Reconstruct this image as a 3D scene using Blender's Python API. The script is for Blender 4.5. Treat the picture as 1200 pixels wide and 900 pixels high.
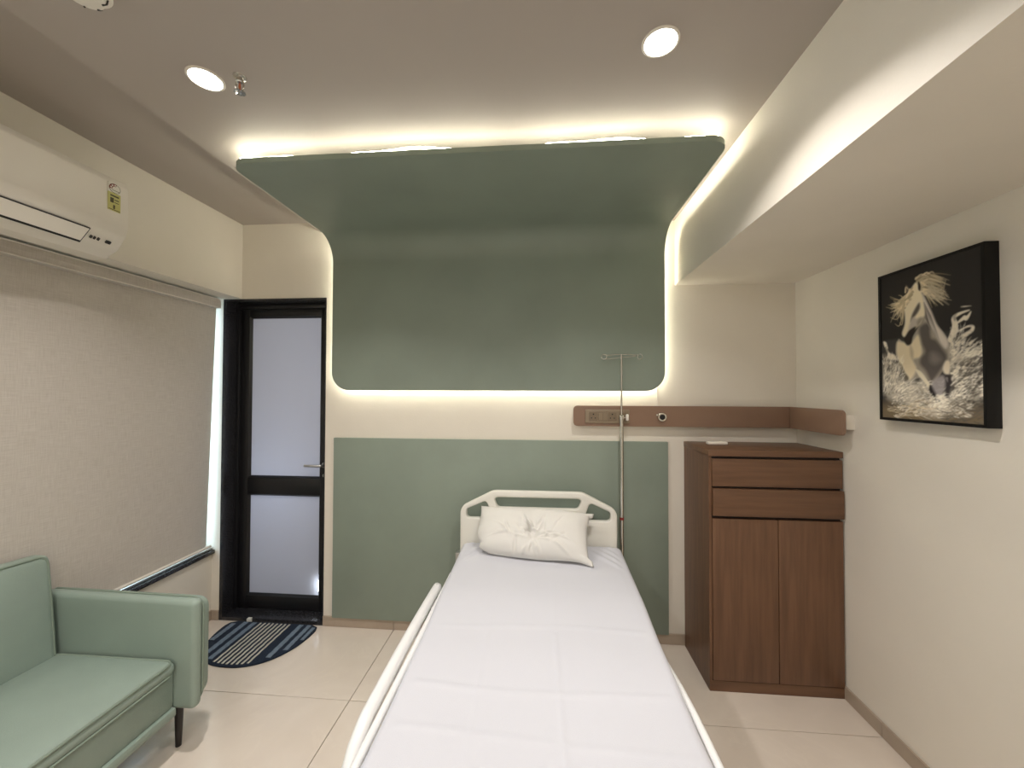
import bpy, bmesh, math, random
import numpy as np
from mathutils import Vector, Matrix

random.seed(7)
rng = np.random.default_rng(11)
S = bpy.context.scene
for o in list(bpy.data.objects): bpy.data.objects.remove(o)

# ------------------------------------------------------------------ camera
F_PX, YAW, PITCH, ROLL = 457.28, 0.0810, 0.0175, 0.0026      # for a 1200 x 900 frame
EYE = Vector((0, 0, 1.5))
cy_, sy_, cp_, sp_, cr_, sr_ = math.cos(YAW), math.sin(YAW), math.cos(PITCH), math.sin(PITCH), math.cos(ROLL), math.sin(ROLL)
R0 = Vector((cy_, sy_, 0))
FW = Vector((-sy_*cp_, cy_*cp_, sp_))
U0 = Vector((sy_*sp_, -cy_*sp_, cp_))
RT = R0*cr_ + U0*sr_
UP = U0*cr_ - R0*sr_
cam_d = bpy.data.cameras.new('camera')
cam_d.sensor_fit = 'HORIZONTAL'; cam_d.sensor_width = 36; cam_d.lens = F_PX/1200*36
cam_d.clip_start = 0.02
cam = bpy.data.objects.new('camera', cam_d)
S.collection.objects.link(cam)
cam.matrix_world = Matrix(((RT.x, UP.x, -FW.x, EYE.x), (RT.y, UP.y, -FW.y, EYE.y), (RT.z, UP.z, -FW.z, EYE.z), (0, 0, 0, 1)))
S.camera = cam
def pix(px, py, axis, val):
    """the point of a plane (axis = val) that the photograph shows at a pixel"""
    r = FW + RT*((px-600)/F_PX) - UP*((py-450)/F_PX)
    t = (val-EYE[axis])/r[axis]
    return EYE + r*t

# ------------------------------------------------------------------ light and exposure
S.view_settings.view_transform = 'Standard'
S.view_settings.look = 'None'
S.view_settings.gamma = 1
S.view_settings.use_curve_mapping = False
S.view_settings.exposure = 0.34
LED_STRENGTH = 25.0
LED_COLOR = (1.0, 0.95, 0.80)
DOWNLIGHT_W = 8.8
REAR_FILL_W = 8.5  # power of the unseen ceiling lights added behind the camera
DOWNLIGHT_COLOR = (1.0, 0.945, 0.91)
world = bpy.data.worlds.new('daylight'); S.world = world
world.use_nodes = True
bgn = world.node_tree.nodes['Background']
bgn.inputs[0].default_value = (0.72, 0.88, 1.0, 1); bgn.inputs[1].default_value = 4.5

# ------------------------------------------------------------------ helpers
COL = S.collection
def srgb(r, g, b):
    f = lambda c: (c/255/12.92) if c/255 <= 0.04045 else ((c/255+0.055)/1.055)**2.4
    return (f(r), f(g), f(b), 1)

MATS = {}
def mat(name, color, rough=0.5, metal=0.0, var=0.0, scale=6.0, bump=0.0, bscale=60.0, stretch=(1, 1, 1), coat=0.0, spec=0.5, var_color=None, detail=4.0):
    m = bpy.data.materials.new(name); m.use_nodes = True
    nt = m.node_tree; N = nt.nodes; L = nt.links
    b = N['Principled BSDF']
    b.inputs['Base Color'].default_value = color
    b.inputs['Roughness'].default_value = rough
    b.inputs['Metallic'].default_value = metal
    b.inputs['Coat Weight'].default_value = coat
    b.inputs['Specular IOR Level'].default_value = spec
    tc = N.new('ShaderNodeTexCoord'); mp = N.new('ShaderNodeMapping')
    mp.inputs['Scale'].default_value = stretch
    L.new(tc.outputs['Object'], mp.inputs['Vector'])
    if var > 0 or var_color:
        nz = N.new('ShaderNodeTexNoise'); nz.inputs['Scale'].default_value = scale; nz.inputs['Detail'].default_value = detail
        L.new(mp.outputs[0], nz.inputs['Vector'])
        mx = N.new('ShaderNodeMix'); mx.data_type = 'RGBA'
        c2 = var_color if var_color else tuple(max(0, c*(1-var)) for c in color[:3])+(1,)
        mx.inputs[6].default_value = color; mx.inputs[7].default_value = c2
        cr = N.new('ShaderNodeValToRGB'); cr.color_ramp.elements[0].position = 0.35; cr.color_ramp.elements[1].position = 0.7
        L.new(nz.outputs['Fac'], cr.inputs[0]); L.new(cr.outputs[0], mx.inputs[0])
        L.new(mx.outputs[2], b.inputs['Base Color'])
    if bump > 0:
        nb = N.new('ShaderNodeTexNoise'); nb.inputs['Scale'].default_value = bscale; nb.inputs['Detail'].default_value = 3
        L.new(mp.outputs[0], nb.inputs['Vector'])
        bp = N.new('ShaderNodeBump'); bp.inputs['Strength'].default_value = bump; bp.inputs['Distance'].default_value = 0.01
        L.new(nb.outputs['Fac'], bp.inputs['Height']); L.new(bp.outputs[0], b.inputs['Normal'])
    MATS[name] = m
    return m

def emis(name, color, strength):
    m = bpy.data.materials.new(name); m.use_nodes = True
    b = m.node_tree.nodes['Principled BSDF']
    b.inputs['Base Color'].default_value = (*color, 1)
    b.inputs['Emission Color'].default_value = (*color, 1)
    b.inputs['Emission Strength'].default_value = strength
    MATS[name] = m
    return m

M_WALL = mat('wall_paint', srgb(231, 224, 210), 0.55, var=0.05, scale=2.5, bump=0.05, bscale=90)
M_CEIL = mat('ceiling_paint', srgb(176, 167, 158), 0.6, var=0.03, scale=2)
M_GREEN = mat('sage_paint', srgb(138, 150, 137), 0.5, var=0.10, scale=3.0, bump=0.04, bscale=40)

M_BLACK = mat('black_aluminium', srgb(26, 26, 28), 0.35)
M_GRANITE = mat('black_granite', srgb(14, 14, 16), 0.25, var_color=srgb(60, 60, 64), scale=180, detail=2)
M_ALU = mat('brushed_aluminium', srgb(190, 190, 188), 0.35, metal=0.9)
M_WHITEM = mat('white_powder_coat', srgb(236, 236, 234), 0.35)
M_ABS = mat('white_abs_plastic', srgb(226, 224, 214), 0.35)
M_CHROME = mat('stainless_steel', srgb(205, 203, 196), 0.22, metal=1.0)
M_PLASTIC = mat('white_plastic', srgb(232, 226, 214), 0.35)
M_PLASTIC2 = mat('dark_grey_plastic', srgb(60, 58, 55), 0.5)
M_DARK = mat('dark_plastic', srgb(28, 27, 26), 0.5)
M_SHEET = mat('white_cotton', srgb(204, 205, 211), 0.85, bump=0.12, bscale=420)
M_PILLOW = mat('pillow_cotton', srgb(220, 218, 212), 0.85, bump=0.10, bscale=300)
M_LEATHER = mat('sage_leather', srgb(147, 163, 152), 0.42, var=0.08, scale=5, bump=0.10, bscale=260, spec=0.45)
M_PIPING = mat('sage_leather_piping', srgb(128, 142, 128), 0.4)
M_LEG = mat('dark_wood_leg', srgb(30, 24, 22), 0.4)
M_WOOD = mat('walnut_laminate', srgb(112, 80, 57), 0.42, var_color=srgb(94, 66, 46), scale=5, stretch=(9, 9, 0.6), bump=0.05, bscale=30)
M_WOODH = mat('walnut_laminate_cross', srgb(110, 79, 56), 0.42, var_color=srgb(94, 66, 46), scale=5, stretch=(0.6, 9, 9), bump=0.05, bscale=30)
M_WOODIN = mat('cabinet_gap', srgb(36, 22, 15), 0.6)
M_BOARD = mat('brown_laminate', srgb(138, 110, 90), 0.4, var=0.08, scale=4)
M_PLATE = mat('bronze_plastic', srgb(140, 124, 102), 0.35)
M_PLATE2 = mat('bronze_plastic_insert', srgb(124, 108, 88), 0.35)
M_SKIRT = mat('skirting_tile', srgb(176, 160, 142), 0.35, var=0.15, scale=6)
M_LED = emis('led_strip_light', LED_COLOR, LED_STRENGTH)
M_LAMP = emis('lamp_diffuser_light', (1.0, 0.97, 0.94), 9.0)
M_GROUT = mat('grout', srgb(132, 116, 100), 0.8)
M_RED = mat('red_print', srgb(130, 40, 38), 0.5)
M_LABEL = mat('yellow_label', srgb(196, 192, 120), 0.5)
M_LABELW = mat('white_label', srgb(226, 222, 210), 0.45)
M_INK = mat('label_ink', srgb(84, 80, 50), 0.6)

def tile_material():
    m = mat('beige_vitrified_tile', srgb(205, 190, 170), 0.16, spec=0.5)
    nt = m.node_tree; N = nt.nodes; L = nt.links; b = N['Principled BSDF']
    geo = N.new('ShaderNodeNewGeometry')
    n1 = N.new('ShaderNodeTexNoise'); n1.inputs['Scale'].default_value = 2.2; n1.inputs['Detail'].default_value = 8; n1.inputs['Distortion'].default_value = 1.3
    n2 = N.new('ShaderNodeTexNoise'); n2.inputs['Scale'].default_value = 1.5; n2.inputs['Detail'].default_value = 5; n2.inputs['Distortion'].default_value = 2.2
    L.new(geo.outputs['Position'], n1.inputs['Vector']); L.new(geo.outputs['Position'], n2.inputs['Vector'])
    r1 = N.new('ShaderNodeValToRGB')
    r1.color_ramp.elements[0].position = 0.3; r1.color_ramp.elements[0].color = srgb(214, 202, 188)
    r1.color_ramp.elements[1].position = 0.7; r1.color_ramp.elements[1].color = srgb(226, 215, 201)
    L.new(n1.outputs['Fac'], r1.inputs[0])
    r2 = N.new('ShaderNodeValToRGB')       # thin pale veins
    e = r2.color_ramp.elements
    e[0].position = 0.485; e[0].color = (0, 0, 0, 1); e[1].position = 0.515; e[1].color = (0, 0, 0, 1)
    k = e.new(0.5); k.color = (0.16, 0.16, 0.16, 1)
    L.new(n2.outputs['Fac'], r2.inputs[0])
    mx = N.new('ShaderNodeMix'); mx.data_type = 'RGBA'
    L.new(r2.outputs[0], mx.inputs[0]); L.new(r1.outputs[0], mx.inputs[6]); mx.inputs[7].default_value = srgb(232, 222, 206)
    L.new(mx.outputs[2], b.inputs['Base Color'])
    return m
M_TILE = tile_material()

def blind_material():
    m = mat('linen_blind_fabric', srgb(196, 186, 170), 0.9)
    nt = m.node_tree; N = nt.nodes; L = nt.links; b = N['Principled BSDF']
    tc = N.new('ShaderNodeTexCoord')
    outs = []
    for sc in ((1, 4, 90), (1, 90, 4)):
        mp = N.new('ShaderNodeMapping'); mp.inputs['Scale'].default_value = sc
        L.new(tc.outputs['Object'], mp.inputs['Vector'])
        n = N.new('ShaderNodeTexNoise'); n.inputs['Scale'].default_value = 4.0; n.inputs['Detail'].default_value = 5
        L.new(mp.outputs[0], n.inputs['Vector']); outs.append(n)
    ad = N.new('ShaderNodeMath'); ad.operation = 'ADD'
    L.new(outs[0].outputs['Fac'], ad.inputs[0]); L.new(outs[1].outputs['Fac'], ad.inputs[1])
    r = N.new('ShaderNodeValToRGB')
    r.color_ramp.elements[0].position = 0.36; r.color_ramp.elements[0].color = srgb(192, 184, 173)
    r.color_ramp.elements[1].position = 0.6; r.color_ramp.elements[1].color = srgb(207, 200, 190)
    hv = N.new('ShaderNodeMath'); hv.operation = 'MULTIPLY'; hv.inputs[1].default_value = 0.5
    L.new(ad.outputs[0], hv.inputs[0]); L.new(hv.outputs[0], r.inputs[0]); L.new(r.outputs[0], b.inputs['Base Color'])
    bp = N.new('ShaderNodeBump'); bp.inputs['Strength'].default_value = 0.08; bp.inputs['Distance'].default_value = 0.003
    L.new(ad.outputs[0], bp.inputs['Height']); L.new(bp.outputs[0], b.inputs['Normal'])
    tr = N.new('ShaderNodeBsdfTranslucent'); L.new(r.outputs[0], tr.inputs[0])
    ms = N.new('ShaderNodeMixShader'); ms.inputs[0].default_value = 0.03
    L.new(b.outputs[0], ms.inputs[1]); L.new(tr.outputs[0], ms.inputs[2])
    L.new(ms.outputs[0], N['Material Output'].inputs['Surface'])
    return m
M_BLIND = blind_material()

def frosted_material():
    m = bpy.data.materials.new('frosted_glass'); m.use_nodes = True
    nt = m.node_tree; N = nt.nodes; L = nt.links
    b = N['Principled BSDF']
    b.inputs['Base Color'].default_value = srgb(196, 196, 200); b.inputs['Roughness'].default_value = 0.28
    tr = N.new('ShaderNodeBsdfTranslucent'); tr.inputs[0].default_value = srgb(215, 218, 226)
    ms = N.new('ShaderNodeMixShader'); ms.inputs[0].default_value = 0.5
    L.new(b.outputs[0], ms.inputs[1]); L.new(tr.outputs[0], ms.inputs[2])
    L.new(ms.outputs[0], N['Material Output'].inputs['Surface'])
    return m
M_FROST = frosted_material()

def clear_glass():
    m = bpy.data.materials.new('window_glass'); m.use_nodes = True
    nt = m.node_tree; N = nt.nodes; L = nt.links
    t = N.new('ShaderNodeBsdfTransparent'); t.inputs[0].default_value = (0.9, 0.95, 0.96, 1)
    g = N.new('ShaderNodeBsdfGlossy'); g.inputs['Roughness'].default_value = 0.03
    ms = N.new('ShaderNodeMixShader'); ms.inputs[0].default_value = 0.08
    L.new(t.outputs[0], ms.inputs[1]); L.new(g.outputs[0], ms.inputs[2]); L.new(ms.outputs[0], N['Material Output'].inputs['Surface'])
    return m
M_GLASS = clear_glass()

def wloc(o):
    v = Vector(o.location)
    while o.parent: o = o.parent; v += Vector(o.location)
    return v

def link(name, me, m=None, parent=None, smooth=True, angle=None):
    """me holds world coordinates; the object's origin goes to the base centre of its bounds"""
    n = len(me.vertices)
    co = np.empty(n*3); me.vertices.foreach_get('co', co); co = co.reshape(-1, 3)
    lo, hi = co.min(0), co.max(0)
    org = np.array([(lo[0]+hi[0])/2, (lo[1]+hi[1])/2, lo[2]])
    me.vertices.foreach_set('co', (co-org).ravel()); me.update()
    if smooth:
        me.polygons.foreach_set('use_smooth', [True]*len(me.polygons))
    o = bpy.data.objects.new(name, me); COL.objects.link(o)
    w = Vector(org)
    if parent:
        o.parent = parent; o.location = w - wloc(parent)
    else:
        o.location = w
    if m:
        me.materials.clear(); me.materials.append(m)
    if smooth and angle is not None:
        try:
            me.set_sharp_from_angle(angle=math.radians(angle))
        except Exception: pass
    return o

def bm_mesh(bm, name='mesh'):
    bmesh.ops.recalc_face_normals(bm, faces=bm.faces)
    me = bpy.data.meshes.new(name); bm.to_mesh(me); bm.free()
    return me

def bm_box(bm, lo, hi):
    vs = [bm.verts.new((x, y, z)) for x in (lo[0], hi[0]) for y in (lo[1], hi[1]) for z in (lo[2], hi[2])]
    for f in ((0, 1, 3, 2), (4, 6, 7, 5), (0, 4, 5, 1), (2, 3, 7, 6), (0, 2, 6, 4), (1, 5, 7, 3)):
        bm.faces.new([vs[i] for i in f])
    return vs

def box(name, lo, hi, m, parent=None, bevel=0.0, seg=2):
    bm = bmesh.new(); bm_box(bm, lo, hi)
    if bevel > 0:
        bmesh.ops.bevel(bm, geom=list(bm.edges), offset=bevel, segments=seg, affect='EDGES', profile=0.5)
    return link(name, bm_mesh(bm, name), m, parent, smooth=bevel > 0, angle=40)

def grid_axis(a, b, r, k, mid):
    """positions along one side of a rounded box, dense in the rounded ends"""
    ends = [r*(1-math.cos(i/k*math.pi/2)) for i in range(k+1)]
    left = [a+e for e in ends]; right = [b-e for e in reversed(ends)]
    inner = [left[-1]+(right[0]-left[-1])*i/mid for i in range(1, mid)]
    return left+inner+right

def rbox_mesh(lo, hi, r, k=4, mid=(6, 6, 6), deform=None):
    lo = np.array(lo, float); hi = np.array(hi, float)
    ax = [grid_axis(lo[i], hi[i], r, k, mid[i]) for i in range(3)]
    verts = {}; vl = []; faces = []
    n = [len(a) for a in ax]
    def vid(i, j, l):
        key = (i, j, l)
        if key not in verts:
            p = np.array([ax[0][i], ax[1][j], ax[2][l]])
            c = np.clip(p, lo+r, hi-r); d = p-c; L = np.linalg.norm(d)
            q = c + (d/L*r if L > 1e-9 else 0)
            verts[key] = len(vl); vl.append(q)
        return verts[key]
    for l in (0, n[2]-1):
        for i in range(n[0]-1):
            for j in range(n[1]-1):
                faces.append([vid(i, j, l), vid(i+1, j, l), vid(i+1, j+1, l), vid(i, j+1, l)])
    for j in (0, n[1]-1):
        for i in range(n[0]-1):
            for l in range(n[2]-1):
                faces.append([vid(i, j, l), vid(i+1, j, l), vid(i+1, j, l+1), vid(i, j, l+1)])
    for i in (0, n[0]-1):
        for j in range(n[1]-1):
            for l in range(n[2]-1):
                faces.append([vid(i, j, l), vid(i, j+1, l), vid(i, j+1, l+1), vid(i, j, l+1)])
    if deform: vl = [deform(Vector(v)) for v in vl]
    me = bpy.data.meshes.new('rounded'); me.from_pydata([tuple(v) for v in vl], [], faces)
    bm = bmesh.new(); bm.from_mesh(me); bpy.data.meshes.remove(me)
    return bm_mesh(bm, 'rounded')

def rbox(name, lo, hi, r, m, parent=None, deform=None, k=4, mid=(6, 6, 6)):
    return link(name, rbox_mesh(lo, hi, r, k, mid, deform), m, parent)

def tube_bm(bm, pts, rad, seg=10, closed=False, caps=True):
    pts = [Vector(p) for p in pts]; n = len(pts)
    rads = rad if isinstance(rad, (list, tuple)) else [rad]*n
    rings = []; prev = None
    for i in range(n):
        if closed: t = pts[(i+1) % n]-pts[i-1]
        else: t = pts[min(i+1, n-1)]-pts[max(i-1, 0)]
        if t.length < 1e-9: t = Vector((0, 0, 1))
        t.normalize()
        if prev is None:
            a = Vector((0, 0, 1)) if abs(t.z) < 0.9 else Vector((1, 0, 0))
            u = t.cross(a).normalized()
        else:
            u = (prev - t*prev.dot(t)).normalized()
        prev = u; w = t.cross(u)
        rings.append([bm.verts.new(pts[i] + (u*math.cos(2*math.pi*k/seg) + w*math.sin(2*math.pi*k/seg))*rads[i]) for k in range(seg)])
    for i in range(n if closed else n-1):
        a, b = rings[i], rings[(i+1) % n]
        for k in range(seg): bm.faces.new([a[k], a[(k+1) % seg], b[(k+1) % seg], b[k]])
    if caps and not closed:
        bm.faces.new(list(reversed(rings[0]))); bm.faces.new(rings[-1])

def tube(name, pts, rad, m, parent=None, seg=10, closed=False):
    bm = bmesh.new(); tube_bm(bm, pts, rad, seg, closed)
    return link(name, bm_mesh(bm, name), m, parent, angle=50)

def lathe_bm(bm, prof, center, seg=32, axis='z'):
    """prof: list of (radius, height along the axis)"""
    c = Vector(center); rings = []
    def P(r, h, a):
        x, y = r*math.cos(a), r*math.sin(a)
        v = {'z': (x, y, h), 'y': (x, h, y), 'x': (h, x, y)}[axis]
        return c+Vector(v)
    for r, h in prof:
        if r < 1e-6: rings.append([bm.verts.new(P(0, h, 0))])
        else: rings.append([bm.verts.new(P(r, h, 2*math.pi*k/seg)) for k in range(seg)])
    for a, b in zip(rings, rings[1:]):
        for k in range(seg):
            k2 = (k+1) % seg
            vs = [a[k % len(a)], a[k2 % len(a)], b[k2 % len(b)], b[k % len(b)]]
            u = []
            for v in vs:
                if v not in u: u.append(v)
            if len(u) >= 3: bm.faces.new(u)
    if len(rings[0]) > 1: bm.faces.new(rings[0])
    if len(rings[-1]) > 1: bm.faces.new(rings[-1])

def lathe(name, prof, center, m, parent=None, seg=32, axis='z'):
    bm = bmesh.new(); lathe_bm(bm, prof, center, seg, axis)
    return link(name, bm_mesh(bm, name), m, parent, angle=35)

def round_poly(pts, r, n=6):
    """2-D polygon with rounded corners; r may be a list"""
    out = []; m = len(pts)
    for i, p in enumerate(pts):
        rr = r[i] if isinstance(r, (list, tuple)) else r
        p = Vector(p); a = Vector(pts[i-1])-p; b = Vector(pts[(i+1) % m])-p
        if rr <= 1e-6: out.append(tuple(p)); continue
        ang = a.angle(b); d = min(rr/math.tan(ang/2), a.length*0.49, b.length*0.49)
        A = p+a.normalized()*d; B = p+b.normalized()*d
        for k in range(n+1):
            t = k/n
            q = A*(1-t)**2 + p*2*t*(1-t) + B*t*t
            out.append(tuple(q))
    return out

def plate(name, outlines, thick, to_world, m, parent=None, bevel=0.0):
    """filled 2-D outlines (first the outer, then holes), thickened and bevelled; to_world maps (u, v, w) to world"""
    cu = bpy.data.curves.new(name, 'CURVE'); cu.dimensions = '2D'; cu.fill_mode = 'BOTH'
    for pts in outlines:
        sp = cu.splines.new('POLY'); sp.points.add(len(pts)-1)
        for i, p in enumerate(pts): sp.points[i].co = (p[0], p[1], 0, 1)
        sp.use_cyclic_u = True
    cu.extrude = thick/2-bevel; cu.bevel_depth = bevel; cu.bevel_resolution = 2; cu.offset = -bevel
    tmp = bpy.data.objects.new('tmp', cu); COL.objects.link(tmp)
    dg = bpy.context.evaluated_depsgraph_get()
    me = bpy.data.meshes.new_from_object(tmp.evaluated_get(dg))
    bpy.data.objects.remove(tmp); bpy.data.curves.remove(cu)
    for v in me.vertices: v.co = to_world(v.co.x, v.co.y, v.co.z)
    bm = bmesh.new(); bm.from_mesh(me); bpy.data.meshes.remove(me)
    bmesh.ops.remove_doubles(bm, verts=bm.verts, dist=1e-5)
    return link(name, bm_mesh(bm, name), m, parent, angle=35)

def extrude_y(name, prof, y0, y1, m, parent=None, bevel=0.0):
    """profile of (x, z) points drawn along y"""
    return plate(name, [prof], abs(y1-y0), lambda u, v, w: Vector((u, (y0+y1)/2+w, v)), m, parent, bevel)

def thing(name, label, cat, loc, group=None):
    o = bpy.data.objects.new(name, None); COL.objects.link(o)
    o.empty_display_size = 0.1; o.location = loc
    o['label'] = label; o['category'] = cat
    if group: o['group'] = group
    return o
def tag(o, label, cat, group=None):
    o['label'] = label; o['category'] = cat
    if group: o['group'] = group
    return o
def struct(o, label=None):
    o['kind'] = 'structure'
    if label: o['label'] = label
    return o

# ------------------------------------------------------------------ room dimensions (metres)
YW = 2.414            # back wall
YF = -2.6             # wall behind the camera
XR = 1.476            # right wall
XL = -2.170           # left wall under the window
XBH = -1.987          # bulkhead above the window
XB = 0.787            # side of the ceiling beam
ZB, ZC, ZS, ZBH = 2.139, 2.532, 2.593, 2.102
XC = -1.450           # left edge of the dropped ceiling
DX0, DX1, DZ = -2.112, -1.402, 2.100     # door opening

# ------------------------------------------------------------------ floor
floor = struct(box('floor', (-2.6, YF-0.2, -0.12), (1.75, YW+0.04, -0.012), M_GROUT), 'beige tiled floor')
xs = [XL]; x = -2.135
xs = [XL-0.0, -0.935, 0.265, XR]
ys = [1.845-0.6*k for k in range(8, -1, -1)]+[YW+0.03]
ys = [YF]+[y for y in ys if y > YF+0.05]
J = 0.0016
for i in range(len(xs)-1):
    for j in range(len(ys)-1):
        box('tile', (xs[i]+J, ys[j]+J, -0.012), (xs[i+1]-J, ys[j+1]-J, 0.0), M_TILE, floor, bevel=0.0008, seg=1)
# ------------------------------------------------------------------ walls
bm = bmesh.new()
WT = 0.22
bm_box(bm, (-2.6, YW, 0), (DX0, YW+WT, 2.75))
bm_box(bm, (DX0, YW, DZ), (DX1, YW+WT, 2.75))
bm_box(bm, (DX1, YW, 0), (1.75, YW+WT, 2.75))
wall_back = struct(link('wall_back', bm_mesh(bm), M_WALL, smooth=False), 'cream painted back wall')
wall_right = struct(box('wall_right', (XR, YF-0.2, 0), (XR+0.25, YW, 2.75), M_WALL), 'plain cream right wall')
wall_front = struct(box('wall_front', (-2.6, YF-0.2, 0), (XR, YF, 2.75), M_WALL), 'plain cream wall behind the camera')
WIN_Y0, SILL = -0.30, 0.455
bm = bmesh.new()
bm_box(bm, (-2.42, YF, 0), (XL, YW, SILL-0.025))
bm_box(bm, (-2.42, YF, SILL-0.025), (XL, WIN_Y0, 2.593))
wall_left = struct(link('wall_left', bm_mesh(bm), M_WALL, smooth=False), 'cream wall under and beside the window')
struct(box('trim_1', (-2.42, YF, ZBH), (XBH, YW, ZS+0.02), M_WALL), 'cream bulkhead above the window')
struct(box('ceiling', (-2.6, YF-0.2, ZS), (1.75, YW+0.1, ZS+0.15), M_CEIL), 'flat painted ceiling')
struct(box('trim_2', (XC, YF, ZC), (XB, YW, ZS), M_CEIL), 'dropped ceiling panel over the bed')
struct(box('trim_3', (XB, YF, ZB), (XR, YW, ZS), M_WALL), 'deep boxed ceiling beam along the right wall')

# skirting tiles
def skirting(name, a, b, axis, other, side, label, cuts):
    root = bpy.data.objects.new(name, None); COL.objects.link(root)
    mid = [0, 0, 0]; mid[axis] = (a+b)/2; mid[1-axis] = other; root.location = mid
    root['kind'] = 'structure'; root['label'] = label
    c = [a]+sorted(k for k in cuts if a < k < b)+[b]
    for p, q in zip(c, c[1:]):
        lo = [0, 0, 0.0]; hi = [0, 0, 0.062]
        lo[axis] = p+0.0008; hi[axis] = q-0.0008
        lo[1-axis] = min(other, other+side*0.010); hi[1-axis] = max(other, other+side*0.010)
        box('skirting_tile', lo, hi, M_SKIRT, root, bevel=0.001, seg=1)
    return root
skirting('baseboard_back', DX1, XR, 0, YW, -1, 'beige tile skirting along the back wall', [-0.937, 0.265])
skirting('baseboard_right', YF, YW-0.010, 1, XR, -1, 'beige tile skirting along the right wall', [1.845-0.6*k for k in range(8)])
skirting('baseboard_left', YF, YW, 1, XL, 1, 'beige tile skirting under the window', [1.845-0.6*k for k in range(8)])
skirting('baseboard_corner', XL+0.010, DX0, 0, YW, -1, 'short beige skirting piece beside the door', [])

# ------------------------------------------------------------------ window in the left wall, with its daylight
win = bpy.data.objects.new('window_1', None); COL.objects.link(win); win.location = (-2.28, 1.0, SILL); win['kind'] = 'structure'
win['label'] = 'wide aluminium window behind the roller blind'
box('window_sill', (-2.42, WIN_Y0, SILL-0.025), (XL+0.022, YW-0.001, SILL), M_GRANITE, win, bevel=0.003)
box('window_track', (-2.215, WIN_Y0, SILL), (-2.165, YW-0.002, SILL+0.014), M_ALU, win, bevel=0.002)
box('window_track', (-2.30, WIN_Y0, SILL), (-2.22, YW-0.002, SILL+0.03), M_ALU, win, bevel=0.002)
box('window_frame', (-2.32, WIN_Y0, ZBH-0.05), (-2.24, YW-0.001, ZBH), M_ALU, win)
for y, w in ((WIN_Y0, 0.04), (0.56, 0.04), (1.46, 0.04), (YW-0.014, 0.012)):
    box('window_frame', (-2.31, y, SILL+0.03), (-2.25, y+w, ZBH-0.05), M_ALU, win)
for a, b in ((WIN_Y0+0.04, 0.56), (0.60, 1.46), (1.50, YW-0.014)):
    box('window_pane', (-2.283, a, SILL+0.03), (-2.277, b, ZBH-0.05), M_GLASS, win)

# roller blind
bl = thing('roller_blind', 'beige linen roller blind pulled down over the window', 'blind', (-2.14, 1.0, SILL+0.03))
BX = -2.140
ny, nz_ = 90, 60
Y0b, Y1b = 0.10, 2.385
vs = []; fs = []
for side in (0, 1):
    for i in range(ny+1):
        for j in range(nz_+1):
            t = i/ny; s = j/nz_
            z = SILL+0.045+(2.055-SILL-0.045)*s
            drop = 1-s
            y = Y0b+(Y1b-Y0b)*t - 0.016*drop*(t**6)
            xx = BX + 0.006*math.sin(3.1*t+1.0)*drop + 0.004*math.sin(8*t)*drop*drop - 0.030*drop*(t**40) - side*0.0012
            vs.append((xx, y, z))
st = (ny+1)*(nz_+1)
for side in (0, 1):
    for i in range(ny):
        for j in range(nz_):
            a = side*st+i*(nz_+1)+j; q = [a, a+nz_+1, a+nz_+2, a+1]
            fs.append(q if side == 0 else q[::-1])
me = bpy.data.meshes.new('fabric'); me.from_pydata(vs, [], fs)
link('fabric', me, M_BLIND, bl)
tube('bottom_bar', [(BX+0.002, Y0b, SILL+0.040), (BX+0.002, Y1b-0.02, SILL+0.040)], 0.008, M_PLASTIC, bl, seg=10)
extrude_y('cassette', round_poly([(-2.165, 2.032), (-2.098, 2.032), (-2.094, 2.060), (-2.098, 2.088), (-2.165, 2.092)], [0.003, 0.008, 0.01, 0.006, 0.003]), Y0b-0.02, 2.372, M_BLIND, bl, bevel=0.001)
tube('cassette_trim', [(-2.094, Y0b-0.02, 2.034), (-2.094, 2.372, 2.034)], 0.003, M_PLASTIC, bl, seg=8)
tube('cassette_trim', [(-2.096, Y0b-0.02, 2.088), (-2.096, 2.366, 2.088)], 0.003, M_PLASTIC, bl, seg=8)

# ------------------------------------------------------------------ door
dr = bpy.data.objects.new('door_1', None); COL.objects.link(dr); dr.location = ((DX0+DX1)/2, YW+0.12, 0); dr['kind'] = 'structure'
dr['label'] = 'black framed bathroom door with two frosted glass panes'
YD = YW+0.115
g = 0.022
box('granite_jamb', (DX0, YW-0.004, 0.0), (DX0+g, YW+WT, DZ), M_GRANITE, dr)
box('granite_jamb', (DX1-g*0.3, YW-0.004, 0.0), (DX1, YW+WT, DZ), M_GRANITE, dr)
box('granite_lintel', (DX0+g, YW-0.004, DZ-0.014), (DX1-g*0.3, YW+WT, DZ), M_GRANITE, dr)
box('granite_threshold', (DX0+g, YW-0.006, 0.0), (DX1-g*0.3, YW+WT, 0.024), M_GRANITE, dr, bevel=0.002)
dx0, dx1 = DX0+g, DX1-g*0.3
def rail(name, lo, hi): return box(name, lo, hi, M_BLACK, dr, bevel=0.0015)
rail('door_frame', (dx0, YD-0.03, 0.024), (dx0+0.022, YD+0.05, DZ-0.014))
rail('door_frame', (dx1-0.022, YD-0.03, 0.024), (dx1, YD+0.05, DZ-0.014))
rail('door_frame', (dx0+0.022, YD-0.03, DZ-0.046), (dx1-0.022, YD+0.05, DZ-0.014))
sx0, sx1 = dx0+0.024, dx1-0.024
GL, GR = -2.012, -1.495
rail('stile', (sx0, YD-0.012, 0.028), (GL, YD+0.03, DZ-0.048))
rail('stile', (GR, YD-0.012, 0.028), (sx1, YD+0.03, DZ-0.048))
rail('top_rail', (GL, YD-0.012, 2.005), (GR, YD+0.03, DZ-0.048))
rail('middle_rail', (GL, YD-0.012, 0.795), (GR, YD+0.03, 0.905))
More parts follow.
